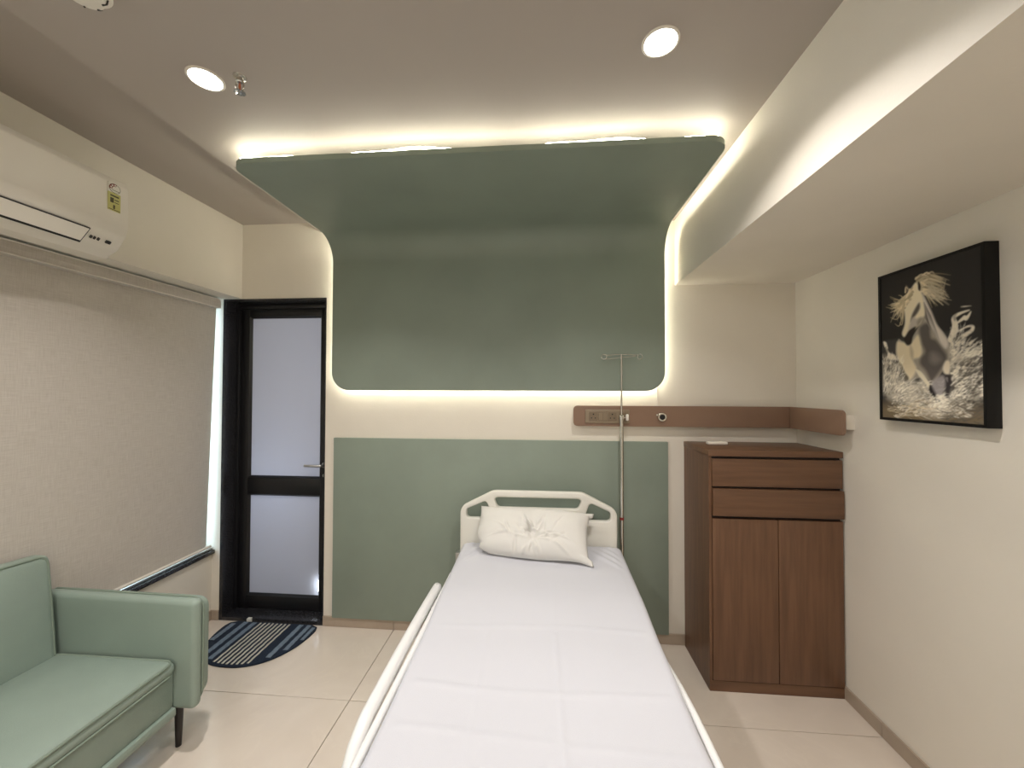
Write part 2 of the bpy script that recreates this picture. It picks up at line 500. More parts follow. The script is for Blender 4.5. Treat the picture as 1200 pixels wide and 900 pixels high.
rail('bottom_rail', (GL, YD-0.012, 0.028), (GR, YD+0.03, 0.110))
def bead(z0, z1):
    # sloping glazing bead round a pane
    bm = bmesh.new()
    o = [(GL, z0), (GR, z0), (GR, z1), (GL, z1)]; w = 0.012
    i_ = [(GL+w, z0+w), (GR-w, z0+w), (GR-w, z1-w), (GL+w, z1-w)]
    A = [bm.verts.new((x, YD-0.010, z)) for x, z in o]; B = [bm.verts.new((x, YD+0.006, z)) for x, z in i_]
    for k in range(4): bm.faces.new([A[k], A[(k+1) % 4], B[(k+1) % 4], B[k]])
    me = bm_mesh(bm)
    o_ = link('glazing_bead', me, M_BLACK, dr, smooth=False)
    md = o_.modifiers.new('thick', 'SOLIDIFY'); md.thickness = 0.003
for z0, z1 in ((0.110, 0.795), (0.905, 2.005)):
    bead(z0, z1)
    ol = [(GL+0.004, z0+0.004), (GR-0.004, z0+0.004), (GR-0.004, z1-0.004), (GL+0.004, z1-0.004)]
    if z0 < 0.5:      # a slot made up at the lower right edge so the added glow behind shows
        ol = ol[:2]+[(GR-0.004, 0.138), (GR-0.020, 0.144), (GR-0.022, 0.205), (GR-0.017, 0.228), (GR-0.004, 0.232)]+ol[2:]
    plate('glass_pane', [ol], 0.006, lambda u, v, w: Vector((u, YD+0.009+w, v)), M_FROST, dr)
h = lathe('door_handle', [(0.0, -0.012), (0.018, -0.012), (0.018, 0.0), (0.0, 0.0)], (-1.462, YD-0.012, 1.00), M_ALU, dr, seg=20, axis='y')
tube('lever', [(-1.462, YD-0.02, 1.00), (-1.462, YD-0.05, 1.00), (-1.468, YD-0.056, 1.00), (-1.58, YD-0.056, 1.00)], 0.0085, M_ALU, h, seg=10)
lathe('key_cylinder', [(0.0, -0.008), (0.012, -0.008), (0.012, 0.0), (0.0, 0.0)], (-1.462, YD-0.012, 0.93), M_ALU, dr, seg=16, axis='y')

# bathroom behind the frosted door
bm = bmesh.new()
by0, by1 = YW+WT, YW+WT+1.5
bm_box(bm, (-2.6, by0, -0.1), (-1.0, by1, 0)); bm_box(bm, (-2.6, by0, 2.4), (-1.0, by1, 2.5))
bm_box(bm, (-2.7, by0, -0.1), (-2.6, by1, 2.5)); bm_box(bm, (-1.0, by0, -0.1), (-0.9, by1, 2.5))
bm_box(bm, (-2.7, by1, -0.1), (-0.9, by1+0.1, 2.5))
struct(link('wall_bathroom', bm_mesh(bm), mat('bathroom_tile', srgb(190, 195, 205), 0.3), smooth=False), 'pale bathroom walls behind the frosted door')
bl_d = bpy.data.lights.new('bathroom_fill_top', 'AREA'); bl_d.energy = 22; bl_d.size = 0.3; bl_d.color = (1.0, 0.96, 0.90)  # area light added to brighten the frosted glass from behind
bl_o = bpy.data.objects.new('bathroom_fill_top', bl_d); COL.objects.link(bl_o); bl_o.location = (-1.6, by0+0.9, 2.38)

wl_d = bpy.data.lights.new('bathroom_fill_low', 'AREA'); wl_d.energy = 2.6; wl_d.size = 0.22; wl_d.color = (0.70, 0.82, 1.0)  # bluish area light made up to brighten the glass near the middle rail
wl_o = bpy.data.objects.new('bathroom_fill_low', wl_d); COL.objects.link(wl_o); wl_o.location = (-1.86, by0+0.42, 0.86); wl_o.rotation_euler = (math.radians(-90), 0, 0)
nl = thing('added_sliver_glow', 'added glowing block behind the lower edge of the frosted door', 'light', (-1.505, YD+0.045, 0.12))  # made-up glowing block, added for the bright sliver at the pane edge
box('base', (-1.560, YD+0.040, 0.112), (-1.470, YD+0.052, 0.252), M_PLASTIC, nl, bevel=0.003)
rbox('glow_block', (-1.530, YD+0.028, 0.130), (-1.480, YD+0.041, 0.240), 0.005, emis('sliver_glow_light', (0.92, 0.97, 1.0), 9.0), nl, k=2, mid=(2, 2, 2))

# ------------------------------------------------------------------ green bed canopy that bends from the wall onto the ceiling
can = thing('bed_canopy', 'sage green canopy panel curving from the wall to the ceiling, edged with light', 'wall panel', (-0.31, 2.35, 1.50))
CX0, CX1 = -1.330, 0.711
CYF, CYP, CZ, CZB, CR = 1.524, 2.356, 2.452, 1.500, 0.15     # front edge, wall face, underside, bottom edge, bend radius
TH = 0.022
LH = (CYP-CR)-CYF; LA = CR*math.pi/2; LV = (CZ-CR)-CZB; LT = LH+LA+LV
def prof(s):
    """point and outward (hidden side) normal at arc length s from the front edge"""
    if s <= LH: return Vector((0, CYF+s, CZ)), Vector((0, 0, 1))
    if s <= LH+LA:
        a = (s-LH)/CR
        return Vector((0, CYP-CR+CR*math.sin(a), CZ-CR+CR*math.cos(a))), Vector((0, math.sin(a), math.cos(a)))
    return Vector((0, CYP, CZ-CR-(s-LH-LA))), Vector((0, 1, 0))
RF, RBt = 0.075, 0.115
def inset(s):
    if s < RF: return RF-math.sqrt(max(0, RF**2-(RF-s)**2))
    e = LT-s
    if e < RBt: return RBt-math.sqrt(max(0, RBt**2-(RBt-e)**2))
    return 0
ss = sorted(set([RF*(1-math.cos(k/10*math.pi/2)) for k in range(11)] + [RF+(LH-RF)*k/10 for k in range(11)] + [LH+LA*k/14 for k in range(15)] +
                [LH+LA+(LV-RBt)*k/10 for k in range(11)] + [LT-RBt*(1-math.cos(k/10*math.pi/2)) for k in range(11)]))
NC = 24
vs = []; fs = []
for side in (0, 1):
    for s in ss:
        p, nrm = prof(s); i_ = inset(s)
        for c in range(NC+1):
            xx = CX0+i_+(CX1-CX0-2*i_)*c/NC
            q = p+nrm*TH*side
            vs.append((xx, q.y, q.z))
n1 = NC+1; tot = len(ss)*n1
for side in (0, 1):
    for r in range(len(ss)-1):
        for c in range(NC):
            a = side*tot+r*n1+c; q = [a, a+1, a+n1+1, a+n1]
            fs.append(q if side == 0 else q[::-1])
border = [c for c in range(n1)] + [r*n1+NC for r in range(1, len(ss))] + [(len(ss)-1)*n1+c for c in range(NC-1, -1, -1)] + [r*n1 for r in range(len(ss)-2, 0, -1)]
for k in range(len(border)):
    a, b = border[k], border[(k+1) % len(border)]
    fs.append([a, b, b+tot, a+tot])
me = bpy.data.meshes.new('panel'); me.from_pydata(vs, [], fs)
bm = bmesh.new(); bm.from_mesh(me); bpy.data.meshes.remove(me)
link('panel', bm_mesh(bm, 'panel'), M_GREEN, can, angle=40)
# light strip round the hidden side of the edge
def edge_path(off, up):
    pts = []
    for side in (0, 1):
        seq = ss if side == 0 else ss[::-1]
        for s in seq:
            s2 = min(max(s, off), LT-off)
            p, nrm = prof(s2); i_ = inset(s)
            xx = CX0+max(i_, 0)+off if side == 0 else CX1-max(i_, 0)-off
            q = p+nrm*(TH+up); pts.append(Vector((xx, q.y, q.z)))
    return pts
strip = edge_path(0.020, 0.008)
# resample and let it wander a little, as it does on the real edge
def resample(pts, step):
    out = []; m = len(pts)
    for k in range(m):
        a, b = pts[k], pts[(k+1) % m]; d = (b-a).length
        for t in range(max(1, int(d/step))): out.append(a.lerp(b, t/max(1, int(d/step))))
    return out
strip = resample(strip, 0.03)
for p in strip:
    if p.y < CYF+0.06:
        p.z += 0.006*math.sin(p.x*9.0)+0.003*math.sin(p.x*23+1)
        p.y += 0.006*math.sin(p.x*6.0+2)
tube('led_strip', strip, 0.0045, M_LED, can, seg=6, closed=True)
# standoff blocks that hold the panel off the wall and ceiling
for xx in (-1.0, -0.31, 0.38):
    box('mounting_block', (xx-0.04, CYP+TH, 1.75), (xx+0.04, YW, 1.85), M_WALL, can)
    box('mounting_block', (xx-0.04, 1.85, CZ+TH), (xx+0.04, 1.95, ZC), M_WALL, can)

# lower green panel behind the bed
tag(box('wall_panel', (-1.334, YW-0.022, 0.062), (0.738, YW, 1.198), M_GREEN, bevel=0.003), 'flat sage green wall panel behind the bed', 'wall panel')

# ------------------------------------------------------------------ ceiling lights, sprinkler, smoke detector
def downlight(x, y, label):
    r = 0.050
    t = thing('downlight', label, 'ceiling light', (x, y, ZC), 'round recessed ceiling lights')
    bm = bmesh.new()
    lathe_bm(bm, [(r+0.004, 0.0), (r+0.004, -0.002), (r+0.001, -0.0045), (r-0.003, -0.0045), (r-0.004, 0.0)], (x, y, ZC), 48)
    link('rim', bm_mesh(bm), M_PLASTIC, t, angle=40)
    lathe('diffuser', [(0.0, -0.0035), (r-0.0045, -0.0035), (r-0.0045, 0.0), (0.0, 0.0)], (x, y, ZC), M_LAMP, t, 48)
    ld = bpy.data.lights.new('downlight_lamp', 'AREA'); ld.shape = 'DISK'; ld.size = 2*(r-0.006); ld.energy = DOWNLIGHT_W if y > 0 else REAR_FILL_W; ld.color = DOWNLIGHT_COLOR; ld.spread = math.radians(124 if y > 0 else 180)
    lo = bpy.data.objects.new('downlight_lamp', ld); COL.objects.link(lo); lo.parent = t; lo.location = (0, 0, -0.006)
    return t
downlight(-1.118, 1.189, 'round recessed ceiling light nearest the air conditioner')
downlight(0.343, 1.166, 'round recessed ceiling light nearest the ceiling beam')
downlight(-1.118, -0.60, 'added unseen ceiling fill light behind the camera nearest the window')  # this and the next three are unseen lights added to fill the room
downlight(-0.38, -0.60, 'added unseen ceiling fill light right behind the camera over the bed foot')
downlight(-1.118, -1.90, 'added unseen ceiling fill light at the far end of the room by the window')
downlight(-0.38, -1.90, 'added unseen ceiling fill light at the far end of the room by the beam')

sx, sy = -0.998, 1.190
sp = thing('fire_sprinkler', 'small chrome fire sprinkler head hanging from the ceiling', 'sprinkler', (sx, sy, ZC))
lathe('escutcheon', [(0.0, 0.0), (0.020, 0.0), (0.019, -0.003), (0.011, -0.006), (0.0, -0.006)], (sx, sy, ZC), M_CHROME, sp, 24)
lathe('body', [(0.0, -0.006), (0.011, -0.006), (0.011, -0.018), (0.008, -0.021), (0.0, -0.021)], (sx, sy, ZC), M_CHROME, sp, 16)
for s in (-1, 1):
    tube('frame_arm', [(sx+s*0.009, sy, ZC-0.018), (sx+s*0.014, sy, ZC-0.028), (sx+s*0.011, sy, ZC-0.042), (sx+s*0.003, sy, ZC-0.050)], 0.0025, M_CHROME, sp, 8)
lathe('glass_bulb', [(0.0, -0.021), (0.003, -0.024), (0.0038, -0.034), (0.003, -0.044), (0.0, -0.047)], (sx, sy, ZC), mat('sprinkler_bulb', srgb(190, 110, 80), 0.1), sp, 12)
bm = bmesh.new()
for k in range(10):
    a0 = 2*math.pi*k/10; a1 = a0+0.4
    P = [(0.005*math.cos(a0), 0.005*math.sin(a0)), (0.017*math.cos(a0), 0.017*math.sin(a0)), (0.017*math.cos(a1), 0.017*math.sin(a1)), (0.005*math.cos(a1), 0.005*math.sin(a1))]
    top = [bm.verts.new((sx+u, sy+v, ZC-0.051)) for u, v in P]; bot = [bm.verts.new((sx+u*1.03, sy+v*1.03, ZC-0.0535)) for u, v in P]
    bm.faces.new(top); bm.faces.new(bot[::-1])
    for q in range(4): bm.faces.new([top[q], top[(q+1) % 4], bot[(q+1) % 4], bot[q]])
lathe_bm(bm, [(0.0, -0.048), (0.006, -0.050), (0.006, -0.054), (0.0, -0.055)], (sx, sy, ZC), 12)
link('deflector', bm_mesh(bm), M_CHROME, sp, smooth=False)

kx, ky = -1.168, 0.880
sd = thing('smoke_detector', 'white round smoke detector on the ceiling at the upper left', 'smoke detector', (kx, ky, ZC))
lathe('base', [(0.0, 0.0), (0.056, 0.0), (0.056, -0.012), (0.050, -0.016), (0.0, -0.016)], (kx, ky, ZC), M_PLASTIC, sd, 40)
lathe('dome', [(0.0, -0.034), (0.034, -0.034), (0.042, -0.030), (0.045, -0.016), (0.0, -0.016)], (kx, ky, ZC), M_PLASTIC, sd, 40)
for k in range(8):
    a = 2*math.pi*k/8
    c, s = math.cos(a), math.sin(a)
    tube('vent_rib', [(kx+0.046*c, ky+0.046*s, ZC-0.015), (kx+0.0445*c, ky+0.0445*s, ZC-0.027), (kx+0.036*c, ky+0.036*s, ZC-0.035)], 0.0022, M_PLASTIC2, sd, 6)

# ------------------------------------------------------------------ split air conditioner on the bulkhead
ac = thing('air_conditioner', 'white split air conditioner mounted on the bulkhead above the blind', 'air conditioner', (-1.88, 1.05, 2.055))
AY1, AY0 = 1.520, 0.64
ac_prof = [(XBH, 2.070), (-1.930, 2.056), (-1.872, 2.060), (-1.818, 2.094), (-1.782, 2.148), (-1.770, 2.190), (-1.774, 2.352), (-1.784, 2.376), (-1.800, 2.382), (XBH, 2.382)]
extrude_y('body', round_poly(ac_prof, [0.002, 0.02, 0.03, 0.05, 0.04, 0.06, 0.03, 0.008, 0.01, 0.002], n=5), AY0, AY1, M_PLASTIC, ac, bevel=0.006)
# louvre flap with its dark slots, on the sloping lower front
p0 = Vector((-1.7795, 0, 2.140)); p1 = Vector((-1.845, 0, 2.066)); dn = (p1-p0); nn = Vector((-dn.z, 0, dn.x)).normalized()
if nn.x < 0: nn = -nn
def slope(t, off, y): q = p0+dn*t+nn*off; return Vector((q.x, y, q.z))
def slope_quad(name, t0, t1, ya, yb, off, m, parent, th=0.003):
    bm = bmesh.new()
    A = [bm.verts.new(slope(t, off, y)) for t, y in ((t0, ya), (t0, yb), (t1, yb), (t1, ya))]
    B = [bm.verts.new(slope(t, off-th-0.004, y)) for t, y in ((t0, ya), (t0, yb), (t1, yb), (t1, ya))]
    bm.faces.new(A); bm.faces.new(B[::-1])
    for k in range(4): bm.faces.new([A[k], A[(k+1) % 4], B[(k+1) % 4], B[k]])
    return link(name, bm_mesh(bm), m, parent, smooth=False)
slope_quad('outlet_slot', 0.02, 0.74, AY0+0.12, AY1-0.135, 0.0065, M_DARK, ac)
slope_quad('louvre_flap', 0.05, 0.64, AY0+0.125, AY1-0.140, 0.0095, M_PLASTIC, ac)
for k, (w, a) in enumerate(((0.005, 0.118), (0.004, 0.105), (0.005, 0.092), (0.016, 0.062))):
    slope_quad('status_icon', 0.30, 0.42, AY1-a-0.0, AY1-a+w, 0.0072, M_PLASTIC2 if k < 3 else M_DARK, ac)
# energy label
def front_quad(name, ya, yb, za, zb, off, m, parent):
    return box(name, (-1.773, ya, za), (-1.7685+off, yb, zb), m, parent)
lb = front_quad('energy_label', 1.438, 1.484, 2.238, 2.312, 0.0, M_LABEL, ac)
front_quad('print_line', 1.445, 1.477, 2.296, 2.302, 0.0006, M_INK, lb)
front_quad('print_line', 1.445, 1.458, 2.270, 2.290, 0.0006, M_INK, lb)
front_quad('print_line', 1.461, 1.477, 2.282, 2.286, 0.0006, M_INK, lb)
front_quad('print_line', 1.461, 1.477, 2.272, 2.275, 0.0006, M_INK, lb)
front_quad('print_line', 1.456, 1.463, 2.246, 2.262, 0.0006, M_INK, lb)
front_quad('print_line', 1.440, 1.482, 2.241, 2.2435, 0.0006, M_INK, lb)
sr = box('star_label', (-1.773, 1.438, 2.312), (-1.7687, 1.484, 2.352), M_LABELW, ac)
def disc(name, cy, cz, ry, rz, off, m, parent, a0=0, a1=360, inner=0.0):
    bm = bmesh.new(); n = 28; X = -1.7687+off
    outer = [(cy+ry*math.cos(math.radians(a0+(a1-a0)*k/n)), cz+rz*math.sin(math.radians(a0+(a1-a0)*k/n))) for k in range(n+1)]
    inn = [(cy+ry*inner*math.cos(math.radians(a0+(a1-a0)*k/n)), cz+rz*inner*math.sin(math.radians(a0+(a1-a0)*k/n))) for k in range(n+1)]
    A = [bm.verts.new((X, *p)) for p in outer]; B = [bm.verts.new((X, *p)) for p in inn]
    A2 = [bm.verts.new((X-0.0008, *p)) for p in outer]; B2 = [bm.verts.new((X-0.0008, *p)) for p in inn]
    for k in range(n):
        bm.faces.new([A[k], A[k+1], B[k+1], B[k]])
        bm.faces.new([A2[k], A2[k+1], A[k+1], A[k]])
    bmesh.ops.remove_doubles(bm, verts=bm.verts, dist=1e-6)
    return link(name, bm_mesh(bm), m, parent, smooth=False)
disc('print_ring', 1.461, 2.331, 0.0215, 0.0190, 0.0008, M_INK, sr, 0, 360, 0.93)
disc('print_band', 1.461, 2.331, 0.020, 0.0175, 0.0010, M_RED, sr, 70, 200, 0.45)
for a in (88, 130, 172):
    disc('print_star', 1.461+0.0145*math.cos(math.radians(a)), 2.331+0.0128*math.sin(math.radians(a)), 0.0032, 0.0032, 0.0013, M_LABELW, sr)
front_quad('print_line', 1.450, 1.478, 2.322, 2.3235, 0.0010, M_INK, sr)

# ------------------------------------------------------------------ brown service board with sockets and gas outlet
bd = thing('service_board', 'brown laminate service board running along the wall into the corner', 'wall board', (0.8, YW, 1.29))
BZ0, BZ1 = 1.291, 1.413
BXR = XR-0.060
b_out = round_poly([(0.177, BZ0), (BXR, BZ0), (BXR, BZ1), (0.177, BZ1)], [0.028, 0, 0, 0.028])
plate('board', [b_out], 0.016, lambda u, v, w: Vector((u, YW-0.053+w, v)), M_BOARD, bd, bevel=0.002)
b_out2 = round_poly([(1.955, BZ0), (YW-0.061, BZ0), (YW-0.061, BZ1), (1.955, BZ1)], [0.028, 0, 0, 0.028])
plate('board', [b_out2], 0.016, lambda u, v, w: Vector((BXR-0.008+w, u, v)), M_BOARD, bd, bevel=0.002)
for xx in (0.30, 0.80, 1.25):
    box('standoff', (xx-0.03, YW-0.045, 1.32), (xx+0.03, YW, 1.385), M_PLASTIC, bd)
box('standoff', (BXR, 1.985, 1.318), (XR, 2.045, 1.388), M_PLASTIC, bd, bevel=0.002)
FY = YW-0.061
pl = thing('socket_plate', 'bronze switch plate with two sockets on the service board', 'socket', (0.375, FY, 1.311))
plate('frame', [round_poly([(0.246, 1.310), (0.503, 1.310), (0.503, 1.390), (0.246, 1.390)], 0.006)], 0.010, lambda u, v, w: Vector((u, FY-0.005+w, v)), M_PLATE, pl, bevel=0.003)
def module(name, x, w):
    return plate(name, [round_poly([(x-w/2, 1.324), (x+w/2, 1.324), (x+w/2, 1.376), (x-w/2, 1.376)], 0.003)], 0.004, lambda u, v, q: Vector((u, FY-0.0115+q, v)), M_PLATE2, pl, bevel=0.001)
for x in (0.293, 0.403):
    md_ = module('socket', x, 0.050)
    for u, v, r in ((0, 0.013, 0.0042), (-0.011, -0.009, 0.0034), (0.011, -0.009, 0.0034)):
        lathe('pin_hole', [(0.0, -0.001), (r, -0.001), (r, 0.001), (0.0, 0.001)], (x+u, FY-0.0135, 1.350+v), M_DARK, md_, 12, 'y')
sw = module('switch_module', 0.348, 0.050)
for dx in (-0.0125, 0.0125):
    bm = bmesh.new()
    vv = [(0.348+dx-0.0105, FY-0.0135, 1.328), (0.348+dx+0.0105, FY-0.0135, 1.328), (0.348+dx+0.0105, FY-0.019, 1.372), (0.348+dx-0.0105, FY-0.019, 1.372)]
    f_ = [bm.verts.new(p) for p in vv]; bk = [bm.verts.new((p[0], FY-0.012, p[2])) for p in vv]
    bm.faces.new(f_); bm.faces.new(bk[::-1])
    for k in range(4): bm.faces.new([f_[k], f_[(k+1) % 4], bk[(k+1) % 4], bk[k]])
    link('switch_rocker', bm_mesh(bm), M_PLATE, sw, smooth=False)
module('blank_module', 0.468, 0.050)
go = thing('gas_outlet', 'round chrome gas outlet with black centre on the service board', 'outlet', (0.689, FY, 1.33))
lathe('ring', [(0.0, 0.0), (0.027, 0.0), (0.027, -0.012), (0.024, -0.017), (0.016, -0.017), (0.015, -0.007), (0.0, -0.007)], (0.689, FY, 1.349), M_CHROME, go, 32, 'y')
lathe('core', [(0.0, -0.007), (0.0148, -0.007), (0.0148, -0.013), (0.0, -0.014)], (0.689, FY, 1.349), M_DARK, go, 24, 'y')
box('latch', (0.657, FY-0.010, 1.355), (0.669, FY, 1.367), M_CHROME, go, bevel=0.002)
tag(tube('cable', [(0.680, YW-0.006, 1.53), (0.680, YW-0.006, 1.47), (0.681, YW-0.008, 1.43), (0.681, YW-0.010, 1.405)], 0.003, M_PLASTIC, seg=8), 'thin white cable dropping from the canopy behind the service board', 'cable')

# ------------------------------------------------------------------ wooden cabinet
cb = thing('cabinet', 'walnut cabinet with two drawers over double doors in the corner', 'cabinet', (1.15, 2.2, 0))
KX0, KX1, KY0, KY1, KZ = 0.832, 1.466, 2.052, YW-0.012, 1.203
box('body', (KX0, KY0+0.020, 0.0), (KX1, KY1, KZ-0.030), M_WOOD, cb)
box('inner_face', (KX0+0.012, KY0+0.0185, 0.055), (KX1-0.002, KY0+0.021, KZ-0.032), M_WOODIN, cb)
box('top', (KX0-0.002, KY0-0.002, KZ-0.030), (KX1+0.002, KY1, KZ), M_WOODH, cb, bevel=0.0015)
box('plinth', (KX0, KY0+0.004, 0.0), (KX1, KY0+0.022, 0.052), M_WOODH, cb)
box('side_edge', (KX0, KY0+0.004, 0.052), (KX0+0.014, KY0+0.022, KZ-0.030), M_WOOD, cb)
for z0, z1, pr in ((1.022, 1.160, 0.0), (0.876, 1.011, 0.010)):
    box('drawer', (KX0+0.016, KY0-pr, z0), (KX1, KY0+0.0185, z1), M_WOODH, cb, bevel=0.0012)
xm = 1.163
for a, b in ((KX0+0.016, xm-0.0018), (xm+0.0018, KX1)):
    box('door', (a, KY0, 0.056), (b, KY0+0.0185, 0.860), M_WOOD, cb, bevel=0.0012)
rm = thing('remote_control', 'small white remote control lying on the cabinet top', 'remote control', (0.965, 2.27, KZ))
rbox('body', (0.912, 2.252, KZ), (1.018, 2.292, KZ+0.017), 0.007, M_PLASTIC, rm, k=3, mid=(2, 2, 2))
for k in range(4): lathe('button', [(0.0, 0.0185), (0.004, 0.0185), (0.004, 0.0165), (0.0, 0.0165)], (0.975+k*0.011, 2.272, KZ), M_LABELW, rm, 10)

# ------------------------------------------------------------------ sofa
so = thing('sofa', 'sage green leather sofa with piping and slim dark legs below the blind', 'sofa', (-1.78, 0.80, 0))
SY0, SY1 = -0.06, 1.600
def arm(y_in, y_out):
    """an inner pad edged with piping on a slightly lower outer shell"""
    sg = 1 if y_out > y_in else -1
    ym = y_in+sg*0.046
    root = rbox('arm', (-2.120, min(y_in, ym), 0.192), (-1.418, max(y_in, ym), 0.634), 0.022, M_LEATHER, so,
                lambda v: Vector((v.x, v.y, v.z+0.010*min(1, max(0, (-1.418-v.x)/0.65))*min(1, max(0, (v.z-0.3)/0.3)))), k=5, mid=(10, 2, 10))
    prof_ = round_poly([(-2.110, 0.190), (-1.440, 0.190), (-1.440, 0.612), (-2.110, 0.620)], [0.02, 0.075, 0.05, 0.02], n=8)
    extrude_y('arm_shell', prof_, ym, y_out, M_LEATHER, root, bevel=0.014)
    path = [(x_, ym-sg*0.003, z_) for x_, z_ in round_poly([(-2.112, 0.640), (-1.420, 0.631), (-1.420, 0.196), (-2.112, 0.196)], [0.02, 0.055, 0.07, 0.02], n=9)]
    tube('piping', path, 0.0050, M_PIPING, root, seg=8)
    return root
arm(1.500, 1.600); arm(0.040, SY0)
box('base', (-2.115, 0.03, 0.205), (-1.503, 1.50, 0.352), M_LEATHER, so, bevel=0.012)
box('base_rail', (-2.10, 0.03, 0.172), (-1.490, 1.50, 0.208), M_LEATHER, so, bevel=0.008)
def seat_df(v):
    cx = (v.x+1.755)/0.265; cyy = (v.y-0.77)/0.725
    if v.z > 0.375: v.z += 0.022*max(0, 1-cx**4)*max(0, 1-cyy**6)
    return v
sc = rbox('seat_cushion', (-2.03, 0.046, 0.346), (-1.488, 1.496, 0.400), 0.024, M_LEATHER, so, seat_df, k=4, mid=(12, 24, 3))
tube('piping', [(-2.02, 1.480, 0.398)]+[(x_, y_, 0.397) for x_, y_ in round_poly([(-2.0, 1.487), (-1.492, 1.487), (-1.492, 0.05), (-2.0, 0.05)], [0, 0.04, 0.04, 0], n=6)], 0.0055, M_PIPING, sc, seg=8)
tube('piping', [(x_, y_, 0.352) for x_, y_ in round_poly([(-2.0, 1.487), (-1.490, 1.487), (-1.490, 0.05), (-2.0, 0.05)], [0, 0.04, 0.04, 0], n=6)], 0.0045, M_PIPING, sc, seg=8)
def back_df(v):
    h = (v.z-0.36)/0.46
    front = (v.x+2.125)/0.115
    lean = -0.052*max(0, h)*front
    puff = 0.022*math.sin(math.pi*min(1, max(0, h)))*front*(1-abs((v.y-0.77)/0.725)**6)
    v.x += lean+puff
    v.z += 0.022*max(0, h)*(1-abs((v.y-0.77)/0.73)**2.0)
    return v
bk = rbox('backrest', (-2.125, 0.046, 0.36), (-2.010, 1.490, 0.812), 0.030, M_LEATHER, so, back_df, k=5, mid=(3, 26, 14))
pts = []
for (y_, z_) in round_poly([(1.478, 0.40), (1.478, 0.806), (0.058, 0.806), (0.058, 0.40)], [0, 0.04, 0.04, 0], n=8):
    pts += [Vector((-2.0125, y_, z_))]
pp = []
for a, b in zip(pts, pts[1:]):
    k = max(1, int((b-a).length/0.05))
    for i in range(k): pp.append(a.lerp(b, i/k))
pp.append(pts[-1])
tube('piping', [back_df(p.copy())+Vector((-0.003, 0, 0.001)) for p in pp], 0.0050, M_PIPING, bk, seg=8)
for (lx, ly) in ((-1.535, 1.555), (-2.06, 1.555), (-1.535, -0.01), (-2.06, -0.01)):
    bm = bmesh.new(); lathe_bm(bm, [(0.0, 0.0), (0.011, 0.0), (0.017, 0.192), (0.0, 0.192)], (lx, ly, 0), 14)
    link('leg', bm_mesh(bm), M_LEG, so, angle=40)

# ------------------------------------------------------------------ door mat
dm = thing('door_mat', 'half round door mat striped navy, blue and white', 'mat', (-1.712, 2.2, 0))
mx0, mx1, myT, mdp = -2.012, -1.412, 2.395, 0.395
outl = []
for k in range(41):
    a = math.pi*k/40
    outl.append(((mx0+mx1)/2+0.30*math.copysign(abs(math.cos(a))**0.85, math.cos(a)), myT-0.05-(mdp-0.05)*math.sin(a)**0.95))
outl = [(mx1, myT-0.05)] + outl[1:-1] + [(mx0, myT-0.05)]
outl = outl + [(mx0+0.010, myT-0.018), (mx0+0.05, myT), (mx1-0.05, myT), (mx1-0.010, myT-0.018)]
# stripes are woven bands raised on the navy backing
plate('backing', [outl], 0.010, lambda u, v, w: Vector((u, v, 0.0055+w)), None, dm, bevel=0.002).data.materials.append(mat('navy_pile', srgb(22, 36, 54), 0.95, bump=0.7, bscale=180))
M_B1 = mat('blue_pile', srgb(120, 136, 152), 0.95, var=0.25, scale=60, bump=0.8, bscale=180)
M_B2 = mat('white_pile', srgb(205, 202, 188), 0.95, var=0.25, scale=70, bump=0.8, bscale=180)
def y_low(x):
    u = abs((x-(mx0+mx1)/2)/0.30); u = min(1, u)**(1/0.85)
    return myT-0.05-(mdp-0.05)*math.sin(math.acos(u))**0.95
def stripe(xa, xb, m):
    n = 18; bm = bmesh.new()
    ya = max(y_low(xa), y_low(xb))+0.014; yb = myT-0.010-(0.02 if min(xa-mx0, mx1-xb) < 0.05 else 0)
    if yb-ya < 0.02: return
    for z in (0.0125,):
        rows = []
        for i in range(n+1):
            y = ya+(yb-ya)*i/n; j = 0.0012*math.sin(i*2.1+xa*300)
            lo_a = max(y, y_low(xa)+0.012)
            rows.append([bm.verts.new((xa+j, y, 0.0098)), bm.verts.new((xa+j+0.002, y, 0.0128)), bm.verts.new((xb+j-0.002, y, 0.0128)), bm.verts.new((xb+j, y, 0.0098))])
        for a, b in zip(rows, rows[1:]):
            for q in range(3): bm.faces.new([a[q], a[q+1], b[q+1], b[q]])
        bm.faces.new(rows[0]); bm.faces.new(rows[-1][::-1])
    link('stripe', bm_mesh(bm), m, dm, smooth=False)
for a, w in ((-1.985, 0.030), (-1.918, 0.032), (-1.858, 0.030), (-1.545, 0.030), (-1.490, 0.028), (-1.447, 0.022)): stripe(a, a+w, M_B1)
for k in range(8): stripe(-1.806+k*0.0275, -1.806+k*0.0275+0.013, M_B2)
stp = box('care_tag', (-1.905, 2.392, 0.004), (-1.880, 2.412, 0.0275), M_LABELW, dm)

